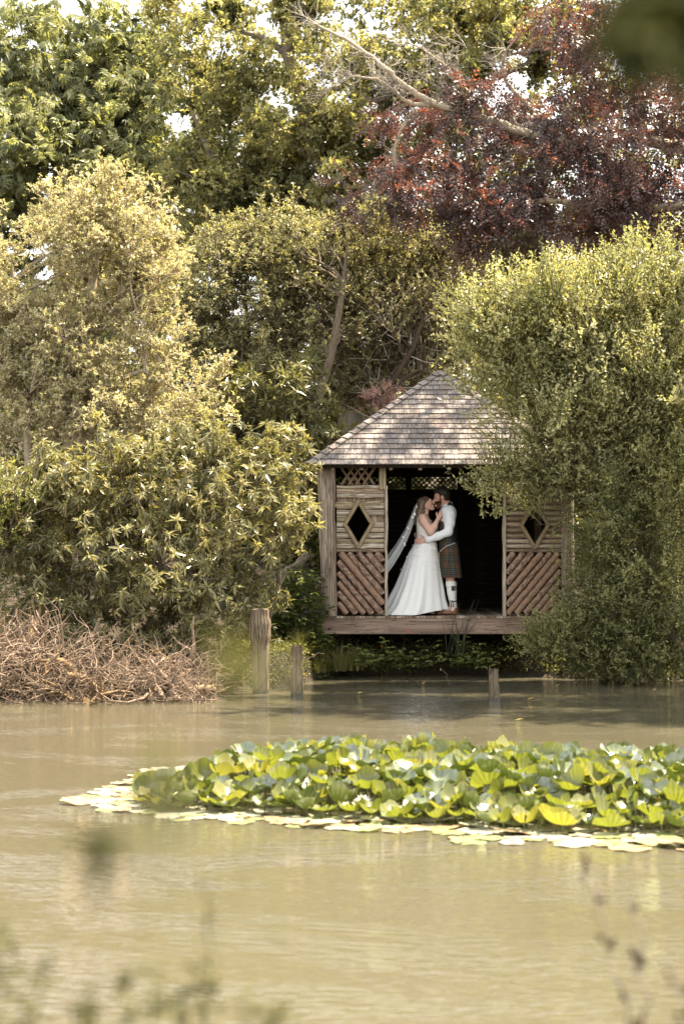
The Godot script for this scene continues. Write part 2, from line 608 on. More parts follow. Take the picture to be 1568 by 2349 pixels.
# ---------------------------------------------------------------- three timbers standing in the pond
func stake(called: String, label: String, where: Vector3, h: float, spec: Array, seed_: float, jag: float, lean: Vector3) -> void:
	var o := thing(called, label, "post", where, "old timber posts standing in the water")
	var mb := MB.new()
	var rings := []
	var m := 18
	for k in 29:
		var t := k / 28.0
		var w := 0.0
		var dpt := 0.0
		for q in spec.size() - 1:
			if t >= spec[q][0]:
				var s := clampf((t - spec[q][0]) / maxf(spec[q + 1][0] - spec[q][0], 1e-4), 0, 1)
				w = lerpf(spec[q][1], spec[q + 1][1], s)
				dpt = w * 0.9
		var r := PackedVector3Array()
		for j in m:
			var a := TAU * j / m
			var e := pow(pow(absf(cos(a)), 4.0) + pow(absf(sin(a)), 4.0), -0.25)
			var rad := 1.0 + 0.12 * nz.get_noise_3d(cos(a) * 3.0 + seed_, sin(a) * 3.0, t * 2.5) + 0.10 * nz.get_noise_3d(cos(a) * 9.0 + seed_, sin(a) * 9.0, t * 1.5)
			var y := -0.4 + (h + 0.4) * t
			if t > 0.9:
				y += jag * nz.get_noise_2d(j * 1.3 + seed_ * 3.0, 2.0) * (t - 0.9) * 10.0
			r.append(Vector3(cos(a) * e * w * 0.5 * rad, y, -sin(a) * e * dpt * 0.5 * rad) + lean * t)
		rings.append(r)
	mb.loft(rings, true, true, Color.WHITE, 1.5)
	part("timber", mb, M.stake, o)
	var wet := MB.new()
	var wr := []
	for t in [0.0, 1.0]:
		var r := PackedVector3Array()
		for j in m:
			var src: Vector3 = rings[7 if t == 0.0 else 9][j] if h > 0.8 else rings[13 if t == 0.0 else 16][j]
			r.append(Vector3(src.x * 1.03, -0.05 + 0.10 * t + 0.02 * sin(j * 2.1), src.z * 1.03))
		wr.append(r)
	wet.loft(wr, true, false)
	part("wet_foot", wet, M.wet, o)

func posts_in_water() -> void:
	M.wet = mat(0.035, 0.028, 0.018, 0.35)
	stake("timber_post", "tallest weathered square timber post in the water, with a wider cracked head", at(600, 1590, 26.6), 1.09,
		[[0.0, 0.20], [0.27, 0.20], [0.55, 0.225], [0.72, 0.235], [0.74, 0.27], [0.9, 0.27], [0.905, 0.225], [1.0, 0.225]], 1.0, 0.02, Vector3(-0.03, 0, 0))
	stake("timber_post", "shorter grey timber post beside the tallest one, notched and split below its head", at(681, 1597, 26.1), 0.635,
		[[0.0, 0.15], [0.4, 0.15], [0.62, 0.15], [0.75, 0.10], [0.8, 0.085], [0.82, 0.125], [1.0, 0.135]], 4.0, 0.05, Vector3(0.0, 0, 0))
	stake("timber_post", "small rotten stump with a jagged top standing alone in front of the summerhouse", at(1134, 1608, 25.3), 0.37,
		[[0.0, 0.15], [0.55, 0.14], [0.8, 0.12], [1.0, 0.115]], 7.0, 0.12, Vector3(-0.02, 0, 0))
# ---------------------------------------------------------------- the summerhouse; its origin is the middle of its floor
func shingle_piece(b0: Vector3, b1: Vector3, t0: Vector3, t1: Vector3, out: Vector3, thick: float) -> MB:
	# b: lower (butt) edge, t: upper edge, both on the slope; the butt stands proud
	var mb := MB.new()
	var lift := out * thick
	var g := (b1 - b0).normalized() * 0.0025
	var down := (b0 - t0).normalized() * rf(-0.004, 0.006)
	b0 += g + down + out * 0.010
	b1 += -g + down * rf(0.4, 1.0) + out * 0.010
	t0 += g; t1 -= g
	var B0 := b0 + lift * rf(0.8, 1.25)
	var B1 := b1 + lift * rf(0.8, 1.25)
	var T0 := t0 + out * 0.004
	var T1 := t1 + out * 0.004
	var w := (b1 - b0).length()
	var hh := (t0 - b0).length()
	var u0 := rf(0, 1)
	mb.flat([B0, B1, T1, T0], Color.WHITE, [Vector2(u0, 0), Vector2(u0 + w * 2.0, 0), Vector2(u0 + w * 2.0, hh), Vector2(u0, hh)])
	mb.flat([b0, b1, B1, B0], Color(0.7, 0.66, 0.62), [Vector2(u0, 0), Vector2(u0 + w, 0), Vector2(u0 + w, 0.02), Vector2(u0, 0.02)])
	mb.flat([b0, B0, T0, t0], Color.WHITE)
	mb.flat([B1, b1, t1, T1], Color.WHITE)
	mb.flat([b1, b0, t0, t1], Color.WHITE)
	return mb

func rough_board(mb: MB, x0: float, x1: float, y: float, z: float, h: float, d: float, s: float, flat := false) -> void:
	# a weathered slab with wavy edges, its grain along x
	var rings := []
	var k := maxi(3, int((x1 - x0) / 0.06))
	for q in k + 1:
		var x := lerpf(x0, x1, q / float(k))
		var e := 1.0 - 0.10 * (absf(nz.get_noise_2d(x * 5.0, s)) + 0.3 * nz.get_noise_2d(x * 17.0, s + 5.0))
		var sag := 0.006 * nz.get_noise_2d(x * 3.0, s + 9.0)
		var a := h * 0.5 * e
		var r := PackedVector3Array()
		for c in [[-1.0, 0.0], [-0.94, 0.82], [-0.5, 1.0], [0.45, 0.98], [0.93, 0.84], [1.0, 0.0]]:
			r.append(Vector3(x, y + sag + a * c[0], z + d * (c[1] - 0.5 + 0.1 * nz.get_noise_3d(x * 9.0, c[0] * 2.0, s))))
		r.reverse()
		rings.append(r)
	if flat:
		mb.loft_flat(rings, Color.WHITE)
		for e in mb.u.size():
			mb.u[e] = Vector2(mb.v[e].y * 1.3 + s * 0.37, mb.v[e].x)
	else:
		mb.loft(rings, true, true, Color.WHITE, 0.25)

func pole(mb: MB, a: Vector3, b: Vector3, r: float, s: float) -> void:
	var pts := []
	var k := maxi(4, int((b - a).length() / 0.05))
	var rings := []
	var t := (b - a).normalized()
	var x := t.cross(Vector3(0, 0, 1)).normalized()
	var w := t.cross(x)
	for q in k + 1:
		var c := a.lerp(b, q / float(k)) + x * 0.006 * nz.get_noise_2d(q * 0.7, s)
		var ring := PackedVector3Array()
		var rr := r * (1.0 + 0.10 * nz.get_noise_2d(q * 0.5, s + 3.0)) * (0.93 if q == 0 or q == k else 1.0)
		for j in 9:
			var an := TAU * j / 9.0
			ring.append(c + (x * cos(an) + w * sin(an)) * rr * (1.0 + 0.09 * nz.get_noise_3d(cos(an) * 2.0 + s, sin(an) * 2.0, q * 0.35)))
		rings.append(ring)
	mb.loft(rings, true, true, Color.WHITE, 0.5)

func front_panel(house: Node3D, x0: float, x1: float, cx: float, cy: float, way: float, s: float, label: String) -> void:
	var wall := Node3D.new()
	wall.name = "front_panel"
	wall.set_meta("label", label)
	house.add_child(wall, true)
	var zf := 2.0
	var hw := 0.185
	var hh := 0.315
	# horizontal slabs above, cut round the lozenge window
	var y := 0.985
	var row := 0
	while y < 1.86:
		var h := rf(0.062, 0.088)
		var dy := absf(y + h * 0.5 - cy)
		var mats := [M.board, M.board, M.board_moss, M.board_red, M.board]
		if way > 0.0:
			mats = [M.board, M.board_red, M.board, M.board_dark, M.board_red]
		var spans := [[x0, x1]]
		if dy < hh:
			var g := hw * (1.0 - dy / hh)
			spans = [[x0, cx - g], [cx + g, x1]]
		for sp in spans.size():
			var p: Array = spans[sp]
			if way < 0.0 and sp == 1 and (row == 5 or row == 4):
				if row == 5:
					continue            # a slab is missing here
			var mb := MB.new()
			rough_board(mb, p[0] + 0.004, p[1] - 0.004, y + h * 0.5, zf + rf(-0.008, 0.006), h * 0.99, 0.034, s + row * 3.0 + sp, way < 0.0)
			var o := part("board", mb, mats[rng.randi() % 5], wall)
			if way < 0.0 and row == 8 and sp == 0:
				o.rotation.z = 0.03
				o.position.y = -0.01
		y += h + 0.003
		row += 1
	# backing behind the slabs, seen where one is missing
	var bk := MB.new()
	for q in [[x0, cx - hw], [cx + hw, x1]]:
		bk.box(Transform3D(Basis(), Vector3((q[0] + q[1]) * 0.5, 1.40, zf - 0.05)), Vector3(q[1] - q[0], 0.94, 0.02))
	for q in [-1.0, 1.0]:
		bk.box(Transform3D(Basis(), Vector3(cx, cy + q * (hh + (0.47 - hh) * 0.5) + (1.40 - cy) * 0.5 * 0.0, zf - 0.05)), Vector3(hw * 2.0 - 0.004, 0.47 - hh, 0.02))
	part("backing_board", bk, M.board_red, wall)
	# the lozenge frame
	var cs := [Vector3(cx, cy + hh + 0.02, 0), Vector3(cx + hw + 0.012, cy, 0), Vector3(cx, cy - hh - 0.02, 0), Vector3(cx - hw - 0.012, cy, 0)]
	for k in 4:
		var a: Vector3 = cs[k]
		var b: Vector3 = cs[(k + 1) % 4]
		var d := (b - a).normalized()
		var nrm := Vector3(0, 0, 1)
		var side := nrm.cross(d)
		var mb := MB.new()
		var ext := 0.03 if k % 2 == 0 else -0.012
		mb.box(Transform3D(Basis(side, nrm, side.cross(nrm)), (a + b) * 0.5 + Vector3(0, 0, zf + 0.032 + 0.003 * (k % 2))), Vector3(0.062, 0.034, (b - a).length() + ext))
		part("window_frame", mb, M.frame, wall)
	# rails
	for q in [[0.955, 0.05, M.board_dark], [1.885, 0.055, M.board]]:
		var mb := MB.new()
		rough_board(mb, x0, x1, q[0], zf + 0.005, q[1], 0.05, s + q[0] * 50.0)
		part("rail", mb, q[2], wall)
	# slanting poles with the bark on, below
	var lo := 0.035
	var hi := 0.925
	var slope := 1.2
	var step := 0.128
	var c0 := -1.4
	while c0 < 2.4:
		var pw := rf(0.90, 1.1)
		# line y = lo + slope * (u - c0), u running from the low side
		var u0 := 0.0
		var u1 := x1 - x0
		var ulo := c0 + 0.0
		var uhi := c0 + (hi - lo) / slope
		var a := maxf(ulo, u0 + 0.02)
		var b := minf(uhi, u1 - 0.02)
		if b - a > 0.05:
			var ya := lo + slope * (a - c0)
			var yb := lo + slope * (b - c0)
			var xa := x0 + a if way > 0.0 else x1 - a
			var xb := x0 + b if way > 0.0 else x1 - b
			var mb := MB.new()
			pole(mb, Vector3(xa, ya, zf + rf(-0.006, 0.008)), Vector3(xb, yb, zf + rf(-0.006, 0.008)), 0.047 * pw, s + c0 * 20.0)
			var bare := rng.randf() < 0.28
			part("pole", mb, M.pole_peeled if bare else M.pole, wall)
		c0 += step * pw
	var pb := MB.new()
	pb.box(Transform3D(Basis(), Vector3((x0 + x1) * 0.5, 0.48, zf - 0.05)), Vector3(x1 - x0, 0.90, 0.02))
	part("backing_board", pb, M.dark, wall)

func log_post(mb: MB, x: float, z: float, h: float, w0: float, w1: float, lean: float, s: float) -> void:
	var rings := []
	for k in 26:
		var t := k / 25.0
		var r := PackedVector3Array()
		var w := lerpf(w0, w1, t) * (1.0 + 0.10 * nz.get_noise_2d(t * 4.0, s))
		for j in 16:
			var a := TAU * j / 16.0
			var e := pow(pow(absf(cos(a)), 3.0) + pow(absf(sin(a)), 3.0), -0.33)
			var q := 1.0 + 0.08 * nz.get_noise_3d(cos(a) * 2.5 + s, sin(a) * 2.5, t * 3.0) + 0.05 * nz.get_noise_3d(cos(a) * 8.0 + s, sin(a) * 8.0, t * 2.0)
			r.append(Vector3(x + lean * t + cos(a) * e * w * 0.5 * q, h * t, z - sin(a) * e * w * 0.45 * q))
		rings.append(r)
	mb.loft(rings, true, true, Color.WHITE, 1.2)

func lattice(mb: MB, x0: float, x1: float, y0: float, y1: float, z: float, pitch: float, w: float, thick: float) -> void:
	for s in [1.0, -1.0]:
		var c := x0 - (y1 - y0)
		while c < x1 + (y1 - y0):
			# line x = c + s * (y - y0)
			var xa := c
			var xb: float = c + s * (y1 - y0)
			var ta := 0.0
			var tb := 1.0
			var d: float = xb - xa
			var q0: float = (x0 - xa) / d
			var q1: float = (x1 - xa) / d
			ta = maxf(ta, minf(q0, q1))
			tb = minf(tb, maxf(q0, q1))
			if tb - ta > 0.08:
				var a := Vector3(lerpf(xa, xb, ta), lerpf(y0, y1, ta), z + s * thick * 0.5)
				var b := Vector3(lerpf(xa, xb, tb), lerpf(y0, y1, tb), z + s * thick * 0.5)
				var dir := (b - a).normalized()
				mb.box(Transform3D(Basis(dir.cross(Vector3(0, 0, 1)), Vector3(0, 0, 1), dir.cross(Vector3(0, 0, 1)).cross(Vector3(0, 0, 1))), (a + b) * 0.5), Vector3(w, thick * 0.95, (b - a).length()), Color.WHITE, 0.001)
			c += pitch

func summerhouse() -> void:
	var house := thing("summerhouse", "weathered wooden summerhouse with a shingled hip roof, open front and lozenge windows above the pond", "summerhouse", Vector3(1.52, 0.88, -32.0))
	# floor and the beam under its front edge
	for k in 24:
		var mb := MB.new()
		var x := -1.76 + 3.52 * (k + 0.5) / 24.0
		mb.box(Transform3D(Basis(), Vector3(x, -0.016 + rf(-0.001, 0.001), 0.09)), Vector3(0.143, 0.03, 3.86 + rf(-0.01, 0.012)))
		part("floorboard", mb, [M.board_dark, M.board, M.board_dark, M.board_red][k % 4], house)
	var beam := MB.new()
	beam.box(Transform3D(Basis(Vector3(0, 0, 1), Vector3(0, 1, 0), Vector3(-1, 0, 0)), Vector3(0.005, -0.148, 1.985)), Vector3(0.06, 0.232, 3.66), Color.WHITE, 0.008)
	var fb := part("front_beam", beam, M.fascia, house)
	var nails := MB.new()
	for k in 18:
		nails.box(Transform3D(Basis(), Vector3(-1.7 + 0.2 * k, -0.09 if k % 2 else -0.21, 2.0165)), Vector3(0.014, 0.014, 0.006))
	part("nail", nails, mat(0.06, 0.05, 0.045, 0.6), fb).set_meta("kind", "stuff")
	for s in [-1.0, 1.0]:
		var mb := MB.new()
		mb.box(Transform3D(Basis(), Vector3(s * 1.74, -0.15, -0.05)), Vector3(0.06, 0.22, 3.9))
		part("side_beam", mb, M.board_dark, house)
	for q in [[-1.5, 1.2], [0.0, 0.9], [1.5, 1.2], [-1.5, -1.6], [1.5, -1.6]]:
		var mb := MB.new()
		mb.box(Transform3D(Basis(), Vector3(q[0], -0.62, q[1])), Vector3(0.14, 0.72, 0.14))
		part("pier", mb, M.dark, house)
	# corner posts
	var lp := MB.new()
	log_post(lp, -1.705, 2.0, 2.22, 0.225, 0.25, -0.045, 3.0)
	part("corner_post", lp, M.post, house)
	var rp := MB.new()
	log_post(rp, 1.77, 2.0, 2.22, 0.19, 0.17, 0.0, 8.0)
	part("corner_post", rp, M.post, house)
	for s in [-1.0, 1.0]:
		var mb := MB.new()
		log_post(mb, s * 1.72, -1.75, 2.22, 0.18, 0.18, 0.0, 12.0 + s)
		part("corner_post", mb, M.board_dark, house)
	front_panel(house, -1.60, -0.90, -1.279, 1.342, -1.0, 100.0, "front panel with bark poles slanting down to the right and a gap in its slabs")
	front_panel(house, 0.86, 1.69, 1.29, 1.33, 1.0, 200.0, "front panel with bark poles slanting up to the right, half behind the shrub")
	# uprights beside the opening
	for q in [[-0.876, 0.04, 1.9], [0.845, 0.045, 2.18]]:
		var mb := MB.new()
		var rings := []
		for k in 20:
			var t := k / 19.0
			var w: float = q[1] * (1.0 + 0.25 * nz.get_noise_2d(t * 6.0, q[0]))
			var r := PackedVector3Array()
			for c in [[0.5, -0.5], [0.5, 0.5], [-0.5, 0.5], [-0.5, -0.5]]:
				r.append(Vector3(q[0] + c[0] * w + 0.008 * nz.get_noise_2d(t * 3.0, 4.0), q[2] * t, 2.0 - c[1] * 0.10))
			rings.append(r)
		mb.loft_flat(rings, Color.WHITE)
		part("door_stile", mb, M.board, house)
	for q in [[-0.93, 2.01], [0.90, 2.01]]:
		var mb := MB.new()
		mb.box(Transform3D(Basis(Vector3(1, 0, 0), Vector3(0, 0, -1), Vector3(0, 1, 0)), Vector3(q[0], 2.03, q[1])), Vector3(0.10, 0.07, 0.36))
		part("door_stile", mb, M.board_moss, house)
	# lattice over the panels: slats thick enough to tell apart
	for q in [[-1.60, -0.985], [0.95, 1.69]]:
		for s in [1.0, -1.0]:
			var c: float = q[0] - 0.16
			while c < q[1] + 0.16:
				var a := Vector3(c - s * 0.085, 1.915, 1.985 + s * 0.009)
				var b := Vector3(c + s * 0.085, 2.165, 1.985 + s * 0.009)
				if minf(a.x, b.x) > q[0] - 0.005 and maxf(a.x, b.x) < q[1] + 0.005:
					var d := (b - a).normalized()
					var mb := MB.new()
					var e := d.cross(Vector3(0, 0, 1))
					mb.box(Transform3D(Basis(e, Vector3(0, 0, 1), e.cross(Vector3(0, 0, 1))), (a + b) * 0.5), Vector3(0.036, 0.012, (b - a).length()))
					part("lattice_slat", mb, M.lattice_brown, house)
				c += 0.105
	# plate and rafter tails under the eave
	var pl := MB.new()
	pl.box(Transform3D(Basis(Vector3(0, 0, 1), Vector3(0, 1, 0), Vector3(-1, 0, 0)), Vector3(0, 2.235, 1.96)), Vector3(0.10, 0.09, 3.66))
	part("wall_plate", pl, M.dark, house)
	for k in 8:
		var mb := MB.new()
		mb.box(Transform3D(Basis(), Vector3(-1.66 + 0.425 * k, 2.155, 2.10)), Vector3(0.052, 0.052, 0.22))
		part("rafter_tail", mb, M.board, house)
	# side walls, hung with shingles outside
	for s in [-1.0, 1.0]:
		var mb := MB.new()
		mb.box(Transform3D(Basis(), Vector3(s * 1.755, 1.11, 0.0)), Vector3(0.03, 2.2, 3.8))
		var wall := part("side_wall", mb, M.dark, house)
		var rest := MB.new()
		for row in 15:
			var y := 0.0 + row * 0.14
			for k in 22:
				var z0 := 1.88 - k * 0.17 - (0.085 if row % 2 else 0.0)
				var b0 := Vector3(s * 1.785, y, z0)
				var b1 := Vector3(s * 1.785, y, z0 - 0.16)
				if s < 0:
					var sw := b0
					b0 = b1; b1 = sw
				var pc := shingle_piece(b0, b1, b0 + Vector3(0, 0.2, 0), b1 + Vector3(0, 0.2, 0), Vector3(s, 0, 0), 0.035 if s < 0 else 0.02)
				if k == 0:
					part("wall_shingle", pc, M.board_red, wall)
				else:
					var f := rest.v.size()
					rest.v.append_array(pc.v); rest.n.append_array(pc.n); rest.u.append_array(pc.u); rest.c.append_array(pc.c)
					for e in pc.i:
						rest.i.append(e + f)
		part("wall_shingle", rest, M.board_red, wall).set_meta("kind", "stuff")
	# back wall: planks below, lattice above
	var back := Node3D.new()
	back.name = "back_wall"
	house.add_child(back, true)
	for k in 12:
		var mb := MB.new()
		rough_board(mb, -1.74, 1.74, 0.08 + 0.16 * k, -1.78, 0.185, 0.03, 300.0 + k)
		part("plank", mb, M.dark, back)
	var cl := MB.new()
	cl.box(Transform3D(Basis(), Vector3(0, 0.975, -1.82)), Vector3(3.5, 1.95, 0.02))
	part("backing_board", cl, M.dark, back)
	for x in [-1.2, -0.43, 0.42, 1.2]:
		var mb := MB.new()
		mb.box(Transform3D(Basis(Vector3(1, 0, 0), Vector3(0, 0, -1), Vector3(0, 1, 0)), Vector3(x, 1.10, -1.72)), Vector3(0.09, 0.06, 2.2))
		part("stud", mb, M.dark, back)
	var rl := MB.new()
	rl.box(Transform3D(Basis(Vector3(0, 0, 1), Vector3(0, 1, 0), Vector3(-1, 0, 0)), Vector3(0, 0.94, -1.735)), Vector3(0.05, 0.07, 3.4))
	part("rail", rl, M.dark, back)
	for q in [[-1.72, -1.25], [-1.15, -0.48], [-0.38, 0.37], [0.47, 1.15], [1.25, 1.72]]:
		var mb := MB.new()
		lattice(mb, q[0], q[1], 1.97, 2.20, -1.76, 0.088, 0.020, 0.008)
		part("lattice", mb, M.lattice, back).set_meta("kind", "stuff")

	# roof
	var e := 2.02
	var eave := 2.20
	var rise := 1.53
	var roof := Node3D.new()
	roof.name = "roof"
	house.add_child(roof, true)
	var apex := Vector3(-0.01, eave + rise, 0.05)
	var deck := MB.new()
	var cor := [Vector3(-e, eave, e + 0.28), Vector3(e, eave, e + 0.28), Vector3(e, eave, -e), Vector3(-e, eave, -e)]
	apex.z = 0.12
	for k in 4:
		deck.flat([cor[k], cor[(k + 1) % 4], apex], Color.WHITE)
		var c2: Vector3 = cor[k] * 0.985 + Vector3(0, -0.012, 0)
		var c3: Vector3 = cor[(k + 1) % 4] * 0.985 + Vector3(0, -0.012, 0)
		deck.flat([c3, c2, apex + Vector3(0, -0.05, 0)], Color.WHITE)
		deck.flat([c2, c3, cor[(k + 1) % 4], cor[k]], Color.WHITE)
	part("roof_deck", deck, M.dark, roof)
	var rows := 19
	for face in 4:
		var A: Vector3 = cor[face]
		var B: Vector3 = cor[(face + 1) % 4]
		var out := (B - A).cross(apex - A).normalized()
		var rest := MB.new()
		for row in rows:
			var s0 := row / float(rows) - 0.006
			var s1 := minf((row + 1.45) / float(rows), 0.995)
			var L0 := A.lerp(apex, s0)
			var R0 := B.lerp(apex, s0)
			var L1 := A.lerp(apex, s1)
			var R1 := B.lerp(apex, s1)
			var w := (R0 - L0).length()
			var dir := (R0 - L0).normalized()
			var w1 := (R1 - L1).length()
			var off := (L1 - L0).dot(dir)
			var x := 0.0
			var first := true
			while x < w - 0.02:
				var x2 := x + rf(0.14, 0.225)
				if first:
					x2 = x + rf(0.05, 0.2)
				first = false
				if x2 > w - 0.07:
					x2 = w
				var xa := clampf(x, off, off + w1)
				var xb := clampf(x2, off, off + w1)
				var up := L1 - L0 - dir * off
				var pc := shingle_piece(L0 + dir * x, L0 + dir * x2, L0 + dir * xa + up, L0 + dir * maxf(xb, xa + 0.001) + up, out, 0.016)
				if face == 0:
					part("shingle", pc, M.shingles[rng.randi() % 6], roof)
				else:
					var f := rest.v.size()
					rest.v.append_array(pc.v); rest.n.append_array(pc.n); rest.u.append_array(pc.u); rest.c.append_array(pc.c)
					for q in pc.i:
						rest.i.append(q + f)
				x = x2
		if face > 0:
			part("shingle", rest, M.shingles[1], roof).set_meta("kind", "stuff")
	# capping along the four hips
	for k in 4:
		var A: Vector3 = cor[k]
		var d := (apex - A).normalized()
		var L := (apex - A).length()
		var n0: Vector3 = ((cor[(k + 1) % 4] as Vector3) - A).cross(apex - A).normalized()
		var n1: Vector3 = (A - (cor[(k + 3) % 4] as Vector3)).cross(apex - (cor[(k + 3) % 4] as Vector3)).normalized()
		var cnt := 19
		for q in cnt:
			for side in 2:
				var nn := n0 if side == 0 else n1
				var across := d.cross(nn) * (-1.0 if side == 0 else 1.0)
				var toin: Vector3 = (cor[(k + (1 if side == 0 else 3)) % 4] as Vector3) - A
				if across.dot(toin) < 0.0:
					across = -across
				var p0 := A + d * (L * q / cnt - 0.02) + nn * 0.022
				var p1 := A + d * minf(L * (q + 1.35) / cnt, L + 0.01) + nn * 0.016
				var w := 0.10
				var o0 := p0 - across * 0.012
				var o1 := p1 - across * 0.012
				var pc: MB
				if side == 0:
					pc = shingle_piece(o0, o0 + across * w, o1, o1 + across * w, nn, 0.018)
				else:
					pc = shingle_piece(o0 + across * w, o0, o1 + across * w, o1, nn, 0.018)
				part("hip_cap", pc, M.shingles[rng.randi() % 6], roof)
# ---------------------------------------------------------------- the couple, about a millimetre to each step of x and y, standing on y = 0
func q(x: float, y: float, z := 0.0) -> Vector3:
	return Vector3((x - 600.0) / 965.0, (1950.0 - y) / 965.0, z)

func cap(a: Vector3, b: Vector3, ra: float, rb: float) -> Array:
	return [a, b, ra, rb]

# palm and five fingers: wrist, the way the hand points, the way its back faces, the side the thumb is on; curl bends the fingers away from the back
func hand(mb: MB, wrist: Vector3, dir: Vector3, back: Vector3, thumb: Vector3, size: float, curl: float, paint: Callable) -> void:
	var d := dir.normalized()
	var b := (back - d * back.dot(d)).normalized()
	var t := (thumb - d * thumb.dot(d) - b * thumb.dot(b)).normalized()
	var p := []
	var s := size / 0.19
	for k in 4:
		var o := t * (0.028 - 0.0185 * k) * s
		p.append(cap(wrist + o * 0.6, wrist + d * 0.088 * s + o, 0.017 * s, 0.0135 * s))
		var L: float = [0.072, 0.080, 0.075, 0.058][k] * s
		var k0 := wrist + d * 0.088 * s + o
		var k1 := k0 + (d - b * curl * 0.5 + t * (0.10 - 0.07 * k)).normalized() * L * 0.45
		var k2 := k1 + (d - b * curl * 1.2 + t * (0.10 - 0.07 * k)).normalized() * L * 0.32
		var k3 := k2 + (d - b * curl * 2.0).normalized() * L * 0.25
		p.append(cap(k0, k1, 0.0098 * s, 0.0088 * s))
		p.append(cap(k1, k2, 0.0088 * s, 0.008 * s))
		p.append(cap(k2, k3, 0.008 * s, 0.0068 * s))
	var t0 := wrist + d * 0.025 * s + t * 0.026 * s
	var t1 := t0 + (d * 0.55 + t * 0.9 - b * 0.1).normalized() * 0.045 * s
	var t2 := t1 + (d * 0.75 + t * 0.6 - b * curl * 0.5).normalized() * 0.033 * s
	p.append(cap(t0, t1, 0.015 * s, 0.011 * s))
	p.append(cap(t1, t2, 0.0105 * s, 0.0085 * s))
	flesh(mb, p, 0.0035, 0.006, paint)

